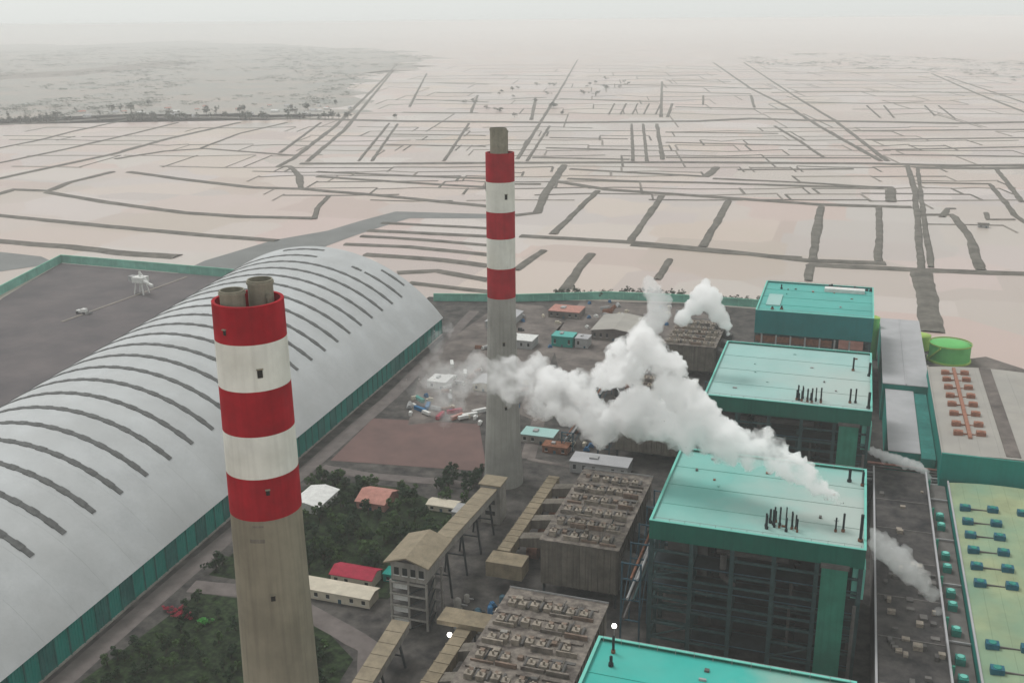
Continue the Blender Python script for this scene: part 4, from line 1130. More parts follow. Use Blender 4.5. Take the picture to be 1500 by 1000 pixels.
gallery('tan roofed conveyor gallery running from the transfer tower to the far chimney', (-186.5,424.8,30), (-189,520,21), 10)
gallery('tan roofed conveyor gallery below the transfer tower, leaving the bottom edge', (-183,300,7), (-185,384,15), 9)
t = thing('conveyor_house', (-189,527,0), 'small grey transfer house at the foot of the far chimney', 'building')
part('wall', M().box(-195,-183,521,533,0,25), 'concrete', t); part('roof', M().box(-196,-182,520.2,534,25,25.8), 'tan_roof', t)
for z in (6,13,19): part('window', M().box(-192,-186,520.6,520.9,z,z+2.5), 'glass', t)

# ------------------------------------------------------------------ low buildings
def hut(name, x0, x1, y0, y1, h, label, wall='cream', roof='crimson', kind='gable', axis='x', cat='building', rise=None):
    t = thing(name, ((x0+x1)/2,(y0+y1)/2,0), label, cat)
    part('wall', M().box(x0,x1,y0,y1,0,h), wall, t); rise = rise if rise is not None else 0.2*(min(x1-x0,y1-y0))
    if kind == 'gable':
        if axis == 'x':
            ym = (y0+y1)/2
            part('roof_slope', M().extr([(y0-0.8,h+0.02),(ym,h+rise),(ym,h+rise+0.35),(y0-0.8,h+0.37)],'x',x0-0.8,x1+0.8), roof, t); part('roof_slope', M().extr([(y1+0.8,h+0.02),(ym,h+rise),(ym,h+rise+0.35),(y1+0.8,h+0.37)],'x',x0-0.8,x1+0.8), roof, t)
            part('gable', M().extr([(y0,h),(y1,h),(ym,h+rise-0.05)],'x',x0,x1), wall, t)
        else:
            xm = (x0+x1)/2
            part('roof_slope', M().extr([(x0-0.8,h+0.02),(xm,h+rise),(xm,h+rise+0.35),(x0-0.8,h+0.37)],'y',y0-0.8,y1+0.8), roof, t); part('roof_slope', M().extr([(x1+0.8,h+0.02),(xm,h+rise),(xm,h+rise+0.35),(x1+0.8,h+0.37)],'y',y0-0.8,y1+0.8), roof, t)
            part('gable', M().extr([(x0,h),(x1,h),(xm,h+rise-0.05)],'y',y0,y1), wall, t)
    else:
        part('roof', M().box(x0-0.4,x1+0.4,y0-0.4,y1+0.4,h,h+0.5), roof, t)
        part('roof_unit', M().box(x0+(x1-x0)*0.3,x0+(x1-x0)*0.45,y0+(y1-y0)*0.4,y0+(y1-y0)*0.7,h+0.5,h+1.6), 'grey_paint', t)
    n = max(1, int((x1-x0)/6))
    for i in range(n):
        xx = x0+(i+0.5)*(x1-x0)/n
        if i == n//2: part('door', M().box(xx-0.9,xx+0.9,y0-0.12,y0+0.0,0,2.4), 'steel_blue', t)
        else:
            w_ = part('window', M().box(xx-1,xx+1,y0-0.1,y0+0.0,h*0.35,h*0.75), 'glass', t); part('sill', M().box(xx-1.2,xx+1.2,y0-0.3,y0-0.02,h*0.35-0.25,h*0.35-0.03), 'white_paint', w_)
    return t
hut('office_building', -258,-217,414,425,5.5, 'long low building with cream roof next to the crimson roof', 'cream','cream','gable','x', rise=1.6)
hut('canteen_building', -248,-224,431,443,5.5, 'building with bright crimson pitched roof by the lawn', 'cream','crimson','gable','x', rise=2.6)
hut('workshop', -224,-207,455,466,5, 'tan roofed workshop left of the transfer tower', 'brick_pink','cream','gable','x')
hut('store', -222,-204,441,449,4.5, 'small teal store beside the transfer tower', 'teal_wall','teal_wall','flat')
hut('mosque_house', -275,-256,515,536,5, 'pink red roofed house among the dark trees', 'brick_pink','brick_pink','gable','x', rise=4, cat='house')
hut('guard_house', -312,-293,500,526,5, 'white roofed shed beside the teal wall of the coal shed', 'white_paint','white_paint','gable','y', rise=2)
hut('pump_house', -232,-214,526,535,4, 'cream roofed pump house left of the conveyor', 'cream','cream','gable','x', rise=1.2)
hut('switch_room', -213,-199,519,531,5, 'grey roofed switch room touching the conveyor', 'grey_paint','grey_paint','flat')
hut('ash_store', -163,-124,606,622,8, 'long grey flat roofed store behind the ribbed precipitator', 'grey_paint','roof_grey','flat')
hut('control_room', -252,-232,868,884,10, 'cube shaped bright teal building on the pale apron', 'teal_wall','teal_roof_far','flat')
hut('annex', -230,-218,870,884,9, 'grey annex beside the bright teal cube', 'grey_paint','roof_grey','flat')
hut('pale_hall', -222,-180,900,955,9, 'pale pinkish grey hall near the back fence', 'apron','roof_tan','gable','y', rise=3)
hut('water_plant', -300,-266,852,872,8, 'white roofed hall left of the far chimney', 'grey_paint','white_paint','flat')
hut('pipe_shop', -330,-306,905,950,7, 'narrow grey hall near the shed end', 'grey_paint','roof_grey','gable','y', rise=2)
hut('settling_hall', -282,-250,960,985,7, 'tan grey hall right of the far chimney by the fence', 'apron','brick_pink','flat')
hut('gate_house', -318,-302,730,748,6, 'white gate house in the thin steam', 'white_paint','white_paint','flat')
hut('tool_store', -280,-262,735,760,6, 'pale store behind the soil yard', 'cream','roof_grey','gable','y', rise=2)
hut('fan_room', -210,-186,645,660,6, 'teal topped fan room behind the far chimney', 'concrete','teal_roof_pale','flat')
hut('ash_pump', -190,-172,632,642,5, 'orange brown ash pump shed right of the far chimney', 'rust','rust','flat')
# containers and trucks scattered round the soil yard
def container(x, y, rz, m_, label, group):
    t = thing('container', (x,y,0.3), label, 'container', group, rz); ORG[t] = (0,0,0)
    part('body', M().box(-6,6,-1.3,1.3,0.1,2.7), m_, t); part('roof', M().box(-6.05,6.05,-1.35,1.35,2.7,2.85), m_, t); part('door', M().box(6.0,6.08,-1.2,1.2,0.2,2.6), 'grey_paint', t)
    for k in range(6): part('rib', M().box(-5.4+k*2.1,-5.0+k*2.1,-1.42,-1.3,0.2,2.6), m_, t)
cs = [(-303,680,'blue','blue'),(-300,688,'blue','blue'),(-283,672,'crimson','red'),(-276,684,'crimson','red'),(-270,674,'brick_pink','pink'),(-262,680,'white_paint','white'),(-258,690,'white_paint','white'),(-312,700,'teal_wall','teal'),(-290,710,'grey_paint','grey'),(-246,700,'cream','cream'),(-300,770,'white_paint','white'),(-268,790,'grey_paint','grey'),(-320,790,'white_paint','white')]
for i, (x,y,m_,c) in enumerate(cs): container(x, y, random.uniform(0,3.1), m_, f'{c} shipping container lying behind the reddish soil yard', f'{c} containers behind the soil yard')
for i in range(10):
    x, y = random.uniform(-320,-235), random.uniform(665,850); c, m_ = random.choice([('white','white_paint'),('grey','grey_paint'),('rusty','rust')])
    t = thing('parked_truck', (x,y,0.35), f'small {c} truck parked in the yard behind the far chimney', 'truck', f'{c} trucks in the yard', random.uniform(0,6.28)); ORG[t] = (0,0,0)
    part('cab', M().extr([(-4.4,0.7),(-2.6,0.7),(-2.6,3.2),(-3.9,3.2),(-4.4,2.0)],'y',-1.15,1.15), 'white_paint', t); part('cargo_bed', M().box(-2.4,4.2,-1.25,1.25,1.1,3.4), m_, t)
    part('windscreen', M().add([(-4.41,-1,2.1),(-4.41,1,2.1),(-3.97,1,3.05),(-3.97,-1,3.05)],[(0,1,2,3)]), 'glass', t)
    for wx in (-3.4,2.6):
        for wy in (-1.2,0.9): part('wheel', M().cyl((wx,wy,0.5),(wx,wy+0.3,0.5),0.5,10), 'soot', t)

kinds = [('steel pipes','grey_paint'),('rusty pipes','rust'),('pale crates','cream'),('blue drums','blue'),('dark plates','steel_dark'),('white bags','white_paint')]
def stack_of(x, y, k, where):
    nm, m_ = kinds[k]; t = thing('material_stack', (x,y,0.35), f'small stack of {nm} {where}', 'stack', f'{nm} {where}', random.uniform(0,3.1)); ORG[t] = (0,0,0)
    if 'pipes' in nm or 'drums' in nm:
        L_ = 5 if 'pipes' in nm else 1.2
        for r_ in range(3):
            for q in range(4-r_): part('pipe' if L_ == 5 else 'drum', M().cyl((-L_,q*1.1+r_*0.55-2,0.5+r_*0.95),(L_,q*1.1+r_*0.55-2,0.5+r_*0.95),0.52,8), m_, t)
    else:
        for q in range(5): part('crate', M().box(-3+q%3*2.1,-1.1+q%3*2.1,-1+q//3*0.4,1.1,q//3*1.5,1.45+q//3*1.4), m_, t)
for i in range(34): stack_of(random.uniform(-318,-232), random.uniform(664,720) if i < 20 else random.uniform(720,990), random.randrange(6), 'in the yard behind the soil patch')
for i in range(12): stack_of(random.uniform(-178,-140), random.uniform(412,440), random.randrange(6), 'on the dark ground between the two precipitators')
for i in range(40): stack_of(random.uniform(-188,-145), random.uniform(630,800), random.randrange(6), 'right of the far chimney')
for i in range(30): stack_of(random.uniform(-262,-150), random.uniform(965,1038), random.randrange(6), 'along the back fence')
def vessel(x, y, h, r, m_, label, group):
    t = thing('process_vessel', (x,y,0), label, 'vessel', group)
    part('shell', M().lathe(x,y,[(r,1),(r,h),(r*0.6,h+r*0.4),(0.05,h+r*0.5)],18), m_, t, True); part('skirt', M().lathe(x,y,[(r*1.15,0),(r*1.15,1),(r*0.9,1)],18), 'concrete', t)
    part('outlet_pipe', M().cyl((x,y,h*0.6),(x+r*2.6,y,h*0.6),0.35,8), 'grey_paint', t)
for i in range(16):
    c, m_ = random.choice([('grey','grey_paint'),('dark','steel_dark'),('rusty','rust'),('tan','tan_duct')]); vessel(random.uniform(-186,-144), random.uniform(634,800), random.uniform(5,12), random.uniform(1.6,3.6), m_, f'{c} upright vessel in the cluttered yard right of the far chimney', f'{c} vessels right of the far chimney')
for i in range(9):
    c, m_ = random.choice([('grey','concrete'),('dark','steel_blue'),('blue','blue')]); vessel(random.uniform(-174,-142), random.uniform(410,442), random.uniform(3,6), random.uniform(1.2,2.2), m_, f'small {c} vessel on the dark ground between the two precipitators', f'{c} vessels between the precipitators')
# ------------------------------------------------------------------ turbine side
t = thing('bunker_bay_roof', (42,390,0), 'dark flat roofed bay beside the boiler houses with pale edge rails', 'building')
part('wall', M().box(27,57,300,616,0,24), 'deck_grey', t); part('roof', M().box(27.4,56.6,300.4,615.6,24,24.6), 'deck_dark', t)
for x in (26.6,56.4): part('edge_rail', M().box(x,x+0.9,300,616,24.0,26.0), 'roof_grey', t)
for k in range(8):
    y = 320+k*36; part('roof_joint', M().box(28,56,y,y+0.6,24.6,24.9), 'deck_grey', t)
for i in range(46):
    x, y = random.uniform(29,53), random.uniform(385,600 if i%4 == 0 else 500); part('roof_box', M().box(x,x+random.uniform(1.5,4),y,y+random.uniform(1.5,4),24.6,24.6+random.uniform(0.8,2.2)), random.choice(['deck_grey','boiler_lag','ash_box']), t)
t = thing('auxiliary_bay', (63,390,0), 'narrow grey bay with teal fan boxes between the dark roof and the olive roof', 'building')
part('wall', M().box(57.4,68,300,613,0,19), 'deck_grey', t); part('roof', M().box(57.5,67.9,300.3,612.7,19,19.4), 'deck_grey', t)
for y in (566,554,520,507,482,470,448,425,410,395,378):
    b = part('fan_box', M().box(60.2,64.2,y-2.2,y+2.2,19.4,22.6), 'teal_box', t); part('fan_ring', M().cyl((62.2,y,22.6),(62.2,y,23.2),1.5,14), 'trim', b)
for y in (590,540,492,440): part('cross_pipe', M().cyl((57.6,y,20.4),(67.8,y,20.4),0.5), 'grey_paint', t)
for k in range(6): part('vent_stub', M().cyl((57.9,600-k*38,19.4),(57.9,600-k*38,26+random.uniform(0,2)),0.7), 'duct_green', t)
def hall(x0,x1,y0,y1,z,label,roof,wall,parapet):
    t = thing('turbine_hall', ((x0+x1)/2,y0,0), label, 'building')
    part('wall', M().box(x0,x1,y0,y1,0,z), wall, t)
    n = 8; w = (x1-x0)
    for i in range(n):                       # low barrel roof in strips
        f0, f1 = i/n, (i+1)/n; r = lambda f: z+0.2+w*0.03*(1-(2*f-1)**2)
        part('roof_strip', M().extr([(x0+w*f0+0.03,z),(x0+w*f1-0.03,z),(x0+w*f1-0.03,r(f1)),(x0+w*f0+0.03,r(f0))],'y',y0+0.5,y1-0.5), roof, t)
    part('edge_rail', M().box(x0-0.4,x0+0.5,y0,y1,z,z+1.2), parapet, t)
    return t, (lambda x: z+0.2+w*0.03*(1-(2*(x-x0)/w-1)**2))
t, zr = hall(68.6,128,300,607,24.6,'olive green roofed turbine hall with rows of dark blue roof fans','roof_olive','teal_wall','roof_grey')
def roof_fans(t, zr, rows, xs, m_, m2):
    for y in rows:
        for k, x in enumerate(xs):
            z = zr(x); b = part('roof_fan', M().box(x-2.7,x+2.7,y-2.0,y+2.0,z-0.2,z+2.6), m_, t); part('cowl', M().lathe(x,y,[(1.7,z+2.6),(1.7,z+2.9),(1.2,z+3.1),(0.1,z+3.1)],14), m2 if m_ == 'red_vent' else 'teal_box', b)
        part('duct_run', M().box(xs[0]+2.0,xs[1]-2.0,y-0.25,y+0.25,zr(xs[0])-0.2,zr(xs[1])+0.3), m2, t)
roof_fans(t, zr, (570,553,537,520,503,486,432,413,395,378), (75,89), 'blue_vent', 'deck_grey')
roof_fans(t, zr, (570,537,503,432,395), (104,118), 'blue_vent', 'deck_grey')
t, zr = hall(65,150,617,790,37.0,'tan roofed turbine hall with rusty roof vents and a teal front wall','roof_tan','teal_wall','roof_tan')
part('front_parapet', M().box(64.6,150.4,616.2,617.6,22,38.6), 'teal_wall', t); part('parapet_cap', M().box(64.4,150.6,616.0,617.8,38.6,39.0), 'teal_box', t)
roof_fans(t, zr, (772,757,740,722,705,687,668,652), (76,89), 'red_vent', 'red_vent'); part('vent_spine', M().box(81.4,83.6,645,784,zr(82)-0.3,zr(82)+1.3), 'red_vent', t)
part('roof_path', M().box(100,108,620,788,zr(104)-0.6,zr(104)+0.35), 'apron', t)
t = thing('coal_bunker_building', (50,765,0), 'tall building with plain grey roof and teal walls right of the far boilers', 'building')
part('wall', M().box(34,66,765,945,0,29), 'teal_wall', t); part('roof', M().box(33.6,66.4,764.6,945.4,29,29.6), 'roof_grey', t); part('roof_ridge', M().box(49.5,50.5,765,945,29.6,30.1), 'roof_grey', t)
t = thing('linked_bunker_bay', (45,690,0), 'lower grey roofed bay with a teal side box in front of the tall grey roof', 'building')
part('wall', M().box(36,55,645,764,0,25), 'teal_wall', t); part('roof', M().box(35.8,55.2,644.8,764,25,25.5), 'roof_grey', t); part('side_box', M().box(55.4,64,640,763,0,24), 'teal_wall', t)
part('side_roof', M().box(55.4,64.2,640,763,24,24.3), 'teal_wall_dull', t)
t = thing('pipe_bridge', (45,628,0), 'tangle of pipes between the dark roof and the grey bay', 'pipes')
for k in range(6): part('pipe', M().cyl((24,622+k*3,14+k),(66,623+k*3.2,15+k*0.6),0.8), random.choice(['grey_paint','boiler_lag','brick_pink','trim']), t)
part('trestle', M().box(24,66,619,641,0,12), 'boiler_dark', t)
t = thing('storage_tank', (93,930,0), 'bright green storage tank with shallow domed roof', 'tank')
o = part('shell', M().lathe(93,930,[(17,0),(17,15)],40), 'tank_green', t, True); part('dome_roof', M().lathe(93,930,[(17.3,14.9),(17.3,15.3),(11,16.8),(5,17.8),(0.2,18.1)],40), 'tank_green', t, True)
part('rim_rail', M().lathe(93,930,[(17.5,15.4),(17.7,15.4),(17.7,16.5),(17.5,16.5)],40), 'lime', t); part('base_ring', M().lathe(93,930,[(18.2,0),(18.2,1.8),(17.05,1.8)],40), 'lime', t)
part('stair', M().bar((74.5,925,0.4),(84,914,14.8),1.2), 'lime', t)
t = thing('lime_tank', (70,958,0), 'yellow green smaller tank behind the bright green tank', 'tank')
part('shell', M().lathe(70,958,[(9,0),(9,13)],32), 'lime', t, True); part('dome_roof', M().lathe(70,958,[(9.2,12.9),(9.2,13.3),(4,14.6),(0.2,15)],32), 'lime', t, True)
t = thing('ash_silo', (28.5,915,0), 'pale green silo between the farthest boiler house and the grey roof', 'silo')
part('shell', M().lathe(28.5,915,[(4.2,0),(4.2,38)],24), 'tank_green', t, True); part('cone_roof', M().lathe(28.5,915,[(4.5,38),(0.2,40)],24), 'lime', t)
struct('dark_apron', M().sheet([(150,845),(240,845),(260,905),(165,905)], 0.4), 'deck_grey')

# ------------------------------------------------------------------ floodlights that are lit
def flood(x, y, z, label):
    t = thing('floodlight', (x,y,0), label, 'lamp'); part('pole', M().cyl((x,y,0),(x,y,z-0.9),0.22,8), 'grey_paint', t); part('bracket', M().bar((x-1.2,y,z-0.95),(x+1.2,y,z-0.95),0.3), 'grey_paint', t)
    m = M().lathe(x,y,[(0.05,z-0.8),(0.8,z-0.6),(1.15,z+0.2),(0.8,z+0.95),(0.05,z+1.1)],16); part('lamp_head', m, 'lamp_glow', t, True)
flood(-159.2, 381.0, 17, 'lit white floodlight beside the tan duct at the bottom')
flood(-87.3, 406.6, 20, 'lit white floodlight between the precipitators and the nearest teal roof')

# ------------------------------------------------------------------ trees and shrubs
def leafball(n, seed, flat=0.8):
    rd = random.Random(seed); m = M(); cl = [(Vector((rd.gauss(0,0.42), rd.gauss(0,0.42), rd.gauss(0.0,0.34)*flat)), rd.uniform(0.22,0.42)) for _ in range(9)]
    for _ in range(n):
        c, r = rd.choice(cl); d = Vector((rd.gauss(0,1),rd.gauss(0,1),rd.gauss(0,1))).normalized()*r*rd.uniform(0.6,1.05); p = c+d
        a = Vector((rd.gauss(0,1),rd.gauss(0,1),rd.gauss(0,1))).normalized(); b = a.cross(d.normalized()+Vector((0.01,0,0))).normalized(); s = rd.uniform(0.07,0.15)
        m.add([p-a*s*0.7-b*s, p+a*s*0.7-b*s*0.7, p+a*s*0.9+b*s, p-a*s*0.6+b*s*0.8], [(0,1,2,3)])
    return m
def trunkmesh(seed):
    rd = random.Random(seed); m = M().cyl((0,0,0),(0.02,0.01,0.5),0.045,7,0.03)
    for k in range(5):
        a = k*1.3+rd.random(); m.cyl((0.01,0.0,0.32+0.04*k),(0.22*math.cos(a),0.22*math.sin(a),0.6+0.05*k),0.018,5,0.007)
    return m
CR = {}
for mt in ('leaf_a','leaf_b','leaf_far','leaf_bright','flower_red'):
    CR[mt] = [mesh('crown', leafball(150 if mt == 'leaf_far' else 300, 20+k), mt) for k in range(3)]
TRK = [mesh('trunk', trunkmesh(50+k), 'bark') for k in range(3)]
def tree(x, y, h, w, mt, label, group, name='tree', cat='tree', z=0.3):
    t = bpy.data.objects.new(name, None); col.objects.link(t); t.location = (x,y,z); t.rotation_euler.z = random.uniform(0,6.28); tag(t, label, cat, group)
    tr = bpy.data.objects.new('trunk', random.choice(TRK)); col.objects.link(tr); tr.parent = t; tr.scale = (h,h,h)
    c = bpy.data.objects.new('crown', random.choice(CR[mt])); col.objects.link(c); c.parent = t; c.location = (0,0,h*0.62); c.scale = (w,w,h*0.52)
    return t
def inpoly(x, y, P):
    r = False
    for i in range(len(P)):
        (x1,y1),(x2,y2) = P[i], P[i-1]
        if (y1>y) != (y2>y) and x < (x2-x1)*(y-y1)/(y2-y1)+x1: r = not r
    return r
def scatter(P, n, hr, mts, label, group, name='tree', cat='tree', avoid=(), marks=()):
    xs = [p[0] for p in P]; ys = [p[1] for p in P]; k = 0
    for _ in range(n*30):
        if k >= n: break
        x, y = random.uniform(min(xs),max(xs)), random.uniform(min(ys),max(ys))
        if not inpoly(x,y,P) or any(a<x<b and c<y<d for a,b,c,d in avoid): continue
        h = random.uniform(*hr); lb = label
        if marks:
            mk = min(marks, key=lambda q: (q[0]-x)**2+(q[1]-y)**2)[2]; f_ = (h-hr[0])/(hr[1]-hr[0])
            lb = ('low ' if f_ < 0.33 else 'medium sized ' if f_ < 0.66 else 'tall ')+label.split(' on ')[0].split(' between ')[0].replace('low ','')+' '+mk
        tree(x,y,h,h*random.uniform(0.45,0.7),random.choice(mts),lb,group,name,cat); k += 1
HB = ((-262,-213,410,447),(-228,-202,438,470),(-279,-252,510,540),(-316,-289,496,530),(-236,-196,515,537))
scatter([(-316,300),(-308,398),(-262,403),(-236,390),(-210,368),(-205,320),(-250,300)], 150, (2.5,7), ['leaf_a','leaf_b','leaf_b'], 'low dark shrub on the lawn left of the nearest chimney', 'shrubs on the near lawn', 'shrub', 'shrub', marks=((-309,380,'by the red flowering bushes'),(-290,377,'by the bright green bushes'),(-310,330,'along the coal shed road at the bottom left'),(-255,398,'along the curved road above the near lawn'),(-215,372,'right of the nearest chimney by the curved road'),(-262,350,'in the middle of the near lawn'),(-250,312,'at the bottom edge of the near lawn')))
scatter([(-316,420),(-318,545),(-262,548),(-236,540),(-207,543),(-207,470),(-212,425),(-255,422)], 150, (5,11), ['leaf_a','leaf_b','leaf_b'], 'dark green tree between the coal shed and the conveyor', 'trees between shed and conveyor', avoid=HB, marks=((-302,513,'by the white roofed shed'),(-266,525,'by the pink red roofed house'),(-223,530,'by the cream roofed pump house'),(-236,437,'behind the crimson roof'),(-215,460,'by the tan roofed workshop'),(-312,440,'along the road of the coal shed'),(-280,430,'behind the nearest chimney'),(-255,480,'in the middle of the dark grove'),(-220,495,'beside the conveyor gallery')))
scatter([(-240,545),(-214,548),(-214,580),(-238,582)], 16, (5,9), ['leaf_b'], 'dark tree left of the far chimney foot', 'trees at the chimney foot')
for i in range(6): tree(-290+random.uniform(-5,5), 377+random.uniform(-3,3), random.uniform(2.2,3.4), 2.6, 'leaf_bright', 'bright green bush on the lawn near the coal shed road', 'bright green bushes', 'bush', 'bush')
for i in range(10): tree(-309+random.uniform(-8,8), 380+random.uniform(-5,5), random.uniform(2,3.2), 2.6, 'flower_red', 'dark red flowering bush beside the coal shed road', 'red flowering bushes', 'bush', 'bush')
for i in range(34):
    f_ = i/33; x = -300+f_*230+random.uniform(-3,3); tree(x, 1062+random.uniform(0,8)-(18 if x < -230 else 0), random.uniform(6,11), random.uniform(4,7), 'leaf_far', 'grey green tree in the row behind the green perimeter fence', 'trees behind the perimeter fence')
# village trees and houses beyond the ponds, far left
for i in range(80):
    f_ = random.random(); d = abs(random.gauss(0,0.35))*(0 if i%2 == 0 else 1); x = -2500+f_*1000-d*350+random.uniform(-30,30); y = 2500+f_*390+random.uniform(10,40)+d*700
    h = random.uniform(14,28); tree(x, y, h, h*random.uniform(0.5,0.95), 'leaf_far', 'hazy tree in the far village belt beyond the salt ponds', 'far village trees')
for i in range(30):
    x, y = random.uniform(-1450,-900), random.uniform(2960,5200); h = random.uniform(9,16); tree(x, y, h, h*random.uniform(0.7,1.6), 'leaf_far', 'small tree standing on a far dike', 'trees on far dikes')
# the wood behind, one misty mass
rd = random.Random(77); m = M(); pr = [leafball(26, 90+k) for k in range(4)]; cnt = 0
while cnt < 3400:
    u = rd.random(); x, y = rd.uniform(-9000,2200), 2600+(u**1.5)*8500
    if not (inpoly(x, y, WOODLAND) or inpoly(x, y, WOODLAND_B)): continue
    if math.sin(x*0.0041)*math.sin(y*0.0033+x*0.001)+rd.gauss(0,0.4) < (0.15 if y < 6000 else -0.1): continue
    h = rd.uniform(5,15); w = h*rd.uniform(1.2,3.2); b = rd.choice(pr); m.add([(x+p[0]*w*1.2, y+p[1]*w*1.2, 0.4+h*0.55+p[2]*h*0.55) for p in b.v], b.f); cnt += 1
fw = struct('far_wood', m, 'leaf_far', 'stuff'); fw['label'] = 'misty grey belt of woodland below the horizon'
for i in range(24):
    f_ = random.random(); x = -2400+f_*900+random.uniform(-120,120); y = 2720+f_*300+random.uniform(10,420); s = random.uniform(7,13)
    t = thing('village_house', (x,y,0.4), 'tiny pale house among the far village trees', 'house', 'far village houses', random.uniform(0,3)); ORG[t] = (0,0,0)
    part('wall', M().box(-s,s,-s*0.6,s*0.6,0,6), 'white_paint', t); part('roof', M().extr([(-s*0.7,6),(0,6+s*0.35),(s*0.7,6)],'x',-s*1.05,s*1.05), random.choice(['white_paint','roof_grey','brick_pink']), t)
def pond_hut(x, y, label):
    hut('pond_hut', x-7, x+7, y-5, y+5, 4, label, 'grey_paint','dike','gable','x', cat='hut')
pond_hut(182,1585,'lone dark hut on a dike junction among the right salt ponds')

# ------------------------------------------------------------------ steam
def steam(name, blobs, dens, label, vox, d1, d2, taper=None, seed=1):
    bm = bmesh.new(); rd = random.Random(seed)
    for x, y, z, r in blobs:
        bmesh.ops.create_icosphere(bm, subdivisions=2, radius=r, matrix=Matrix.Translation((x,y,z)))
        for _ in range(7):                       # smaller puffs on the skin of each billow
            d = Vector((rd.gauss(0,1),rd.gauss(0,1),rd.gauss(0.2,1))).normalized(); bmesh.ops.create_icosphere(bm, subdivisions=2, radius=r*rd.uniform(0.22,0.5), matrix=Matrix.Translation(Vector((x,y,z))+d*r*0.92))
    me = bpy.data.meshes.new(name); bm.to_mesh(me); bm.free()
    o = bpy.data.objects.new(name, me); col.objects.link(o)
    rm = o.modifiers.new('r','REMESH'); rm.mode = 'VOXEL'; rm.voxel_size = vox
    for k, (sz, st) in enumerate((d1, d2)):
        tx = bpy.data.textures.new(name+str(k),'CLOUDS'); tx.noise_scale = sz; tx.noise_depth = 3; tx.noise_basis = 'VORONOI_F1' if k else 'BLENDER_ORIGINAL'
        dm = o.modifiers.new('d','DISPLACE'); dm.texture = tx; dm.texture_coords = 'GLOBAL'; dm.strength = st*(-1 if k else 1); dm.mid_level = 0.5 if k == 0 else 0.35
    dg = bpy.context.evaluated_depsgraph_get(); ev = bpy.data.meshes.new_from_object(o.evaluated_get(dg)); o.modifiers.clear(); o.data = ev
    m = bpy.data.materials.new(name); m.use_nodes = True; t = m.node_tree; N, L = t.nodes, t.links; N.clear()
    out = N.new('ShaderNodeOutputMaterial'); pv = N.new('ShaderNodeVolumePrincipled'); pv.inputs['Color'].default_value = (1.0,1.0,1.0,1); pv.inputs['Density'].default_value = dens; pv.inputs['Anisotropy'].default_value = 0.2
    L.new(pv.outputs[0], out.inputs['Volume'])
    if taper:
        x0, x1, d0_, d1_ = taper
        g = N.new('ShaderNodeTexCoord'); sp = N.new('ShaderNodeSeparateXYZ'); L.new(g.outputs['Object'], sp.inputs[0])
        mr = N.new('ShaderNodeMapRange'); mr.interpolation_type = 'SMOOTHSTEP'; mr.inputs[1].default_value = x0; mr.inputs[2].default_value = x1; mr.inputs[3].default_value = d0_; mr.inputs[4].default_value = d1_; L.new(sp.outputs[0], mr.inputs[0])
        nz = N.new('ShaderNodeTexNoise'); nz.inputs['Scale'].default_value = 0.11; nz.inputs['Detail'].default_value = 3; L.new(g.outputs['Object'], nz.inputs['Vector'])
        nr = N.new('ShaderNodeMapRange'); nr.inputs[1].default_value = 0.42; nr.inputs[2].default_value = 0.62; nr.inputs[3].default_value = 0.15; nr.inputs[4].default_value = 1.6; L.new(nz.outputs['Fac'], nr.inputs[0])
        mu = N.new('ShaderNodeMath'); mu.operation = 'MULTIPLY'; L.new(mr.outputs[0], mu.inputs[0]); L.new(nr.outputs[0], mu.inputs[1]); L.new(mu.outputs[0], pv.inputs['Density'])
    o.data.materials.clear(); o.data.materials.append(m)
    o['kind'] = 'stuff'; o['label'] = label; o['category'] = 'steam'
    return o
PLUME_A = [(6.7, 440.0, 80.4, 1.9), (2.9, 441.2, 83.3, 3.5), (-2.7, 443.0, 86.4, 4.9), (-9.0, 445.0, 89.7, 6.0), (-15.3, 447.0, 92.7, 7.1), (-23.3, 449.5, 95.7, 7.7), (-29.2, 451.2, 103.1, 5.5), (-32.9, 452.5, 95.9, 8.4), (-42.7, 455.5, 96.9, 9.6), (-51.0, 458.0, 98.4, 10.8), (-58.8, 460.2, 106.3, 10.3), (-68.1, 463.0, 97.8, 11.7), (-67.0, 462.5, 114.0, 9.8), (-75.9, 465.0, 120.9, 9.8), (-74.5, 464.5, 129.9, 6.9), (-84.0, 467.2, 131.5, 9.3), (-90.6, 469.0, 139.1, 8.2), (-99.2, 471.5, 123.4, 9.5), (-103.1, 472.5, 131.6, 6.5), (-84.0, 467.5, 99.5, 11.8), (-95.0, 470.5, 100.8, 12.0), (-108.3, 474.0, 118.0, 9.0), (-109.7, 474.5, 91.2, 11.0), (-118.6, 476.8, 97.5, 9.8), (-123.4, 478.0, 109.6, 9.8), (-129.1, 479.5, 94.6, 9.3), (-133.1, 480.5, 104.0, 10.0), (-141.0, 482.5, 107.3, 10.6), (-147.1, 484.0, 94.7, 8.9), (-153.1, 485.5, 108.8, 10.1), (-161.4, 487.5, 101.1, 10.2), (-167.6, 489.0, 108.9, 9.6), (-178.3, 491.5, 101.9, 9.8), (-184.6, 493.0, 109.7, 8.5), (-191.3, 494.5, 101.9, 8.9), (-200.1, 496.5, 103.1, 8.0), (-209.2, 498.5, 97.1, 7.4), (-218.4, 500.5, 93.8, 5.4)]
PLUME_B = [(-68.0, 640.0, 94.4, 1.9), (-70.1, 640.0, 101.1, 4.6), (-75.7, 640.0, 108.3, 6.9), (-81.3, 640.0, 116.1, 8.5), (-84.9, 640.0, 120.3, 7.7), (-91.0, 640.0, 110.8, 6.2), (-97.3, 640.0, 103.4, 6.2)]
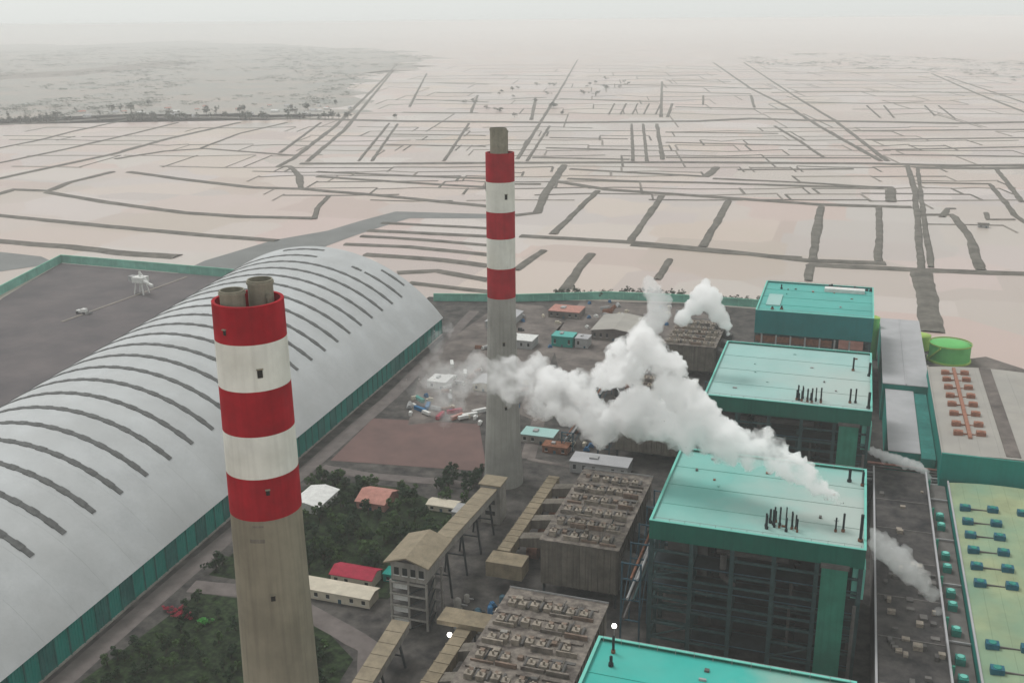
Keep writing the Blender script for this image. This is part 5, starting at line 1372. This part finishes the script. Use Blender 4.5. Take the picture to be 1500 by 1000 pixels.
PLUME_E = [(-120.4, 640.0, 125.9, 4.7), (-118.0, 640.0, 120.1, 6.6), (-114.6, 640.0, 113.5, 7.8), (-113.0, 640.0, 104.4, 8.6), (-117.2, 640.0, 97.1, 8.7), (-123.8, 640.0, 89.5, 8.7)]
PLUME_C = [(53.3, 430.0, 32.6, 1.1), (51.4, 430.0, 40.1, 2.4), (48.1, 430.0, 48.0, 3.7), (43.4, 430.0, 53.2, 4.7), (38.8, 430.0, 57.1, 5.8), (33.6, 430.0, 61.5, 6.3), (28.2, 430.0, 65.3, 5.8), (24.4, 430.0, 69.0, 4.7), (22.4, 430.0, 72.7, 3.1)]
PLUME_D = [(60.0, 620.0, 18.1, 1.5), (58.6, 620.0, 21.1, 2.2), (56.3, 620.0, 24.4, 2.9), (52.9, 620.0, 26.7, 3.3), (48.9, 620.0, 27.9, 3.7), (44.9, 620.0, 28.8, 3.7), (40.9, 620.0, 29.6, 3.7), (36.9, 620.0, 30.4, 3.7), (32.9, 620.0, 31.3, 3.7), (28.8, 620.0, 32.6, 3.3), (25.5, 620.0, 33.9, 3.0)]
WISP = [(-237.1, 560.0, 78.3, 11.3), (-246.9, 560.0, 65.9, 11.4), (-233.1, 560.0, 58.2, 13.3), (-256.1, 560.0, 69.5, 7.6), (-223.6, 560.0, 70.6, 10.5), (-236.5, 560.0, 98.5, 8.2), (-229.4, 560.0, 108.0, 5.2)]

steam('steam_plume', [b for b in PLUME_A if b[0] > -100], 0.2, 'thick white steam plume rising off the teal boiler house roof and drifting left', 0.8, (7,6.5), (3.4,4.2), (-120,-60,0.32,0.5), seed=3)
steam('steam_plume', [b for b in PLUME_A if b[0] < -84], 0.05, 'thinner end of the white steam plume crossing the far chimney', 1.1, (7,6.0), (3.6,4.0), (-205,-90,0.022,0.36), seed=4)
steam('steam_plume', PLUME_B, 0.34, 'small white steam puff behind the pale teal roof', 0.9, (6,3.0), (3.5,2.5), seed=5)
steam('steam_plume', PLUME_E, 0.11, 'tall faint steam puff left of the small white puff', 1.0, (6,3.0), (3.5,2.5), seed=6)
steam('steam_plume', PLUME_C, 0.10, 'grey slanting steam jet over the dark flat roof', 0.7, (5,2.2), (3,2.0), seed=7)
steam('steam_plume', PLUME_D, 0.3, 'short low steam jet in front of the lower grey bay', 0.5, (3,1.2), (2,1.0), seed=8)
steam('steam_haze', WISP, 0.02, 'ragged thin steam drifting in front of the coal shed end', 1.5, (9,7.0), (5,4), (-262,-222,0.006,0.028), seed=9)

# ------------------------------------------------------------------ haze: even air round the whole scene
hz = bpy.data.objects.new('haze', mesh('haze', M().box(-71000,71000,-31000,91000,-1.0,292.0), 'mud')); col.objects.link(hz); hz['kind'] = 'stuff'
hm = bpy.data.materials.new('haze'); hm.use_nodes = True; N, L = hm.node_tree.nodes, hm.node_tree.links; N.clear()
ho = N.new('ShaderNodeOutputMaterial'); pv = N.new('ShaderNodeVolumePrincipled'); pv.inputs['Color'].default_value = (0.985,1.0,1.0,1); pv.inputs['Density'].default_value = 0.0001; pv.inputs['Anisotropy'].default_value = 0.0
L.new(pv.outputs[0], ho.inputs['Volume']); hz.data.materials.clear(); hz.data.materials.append(hm)
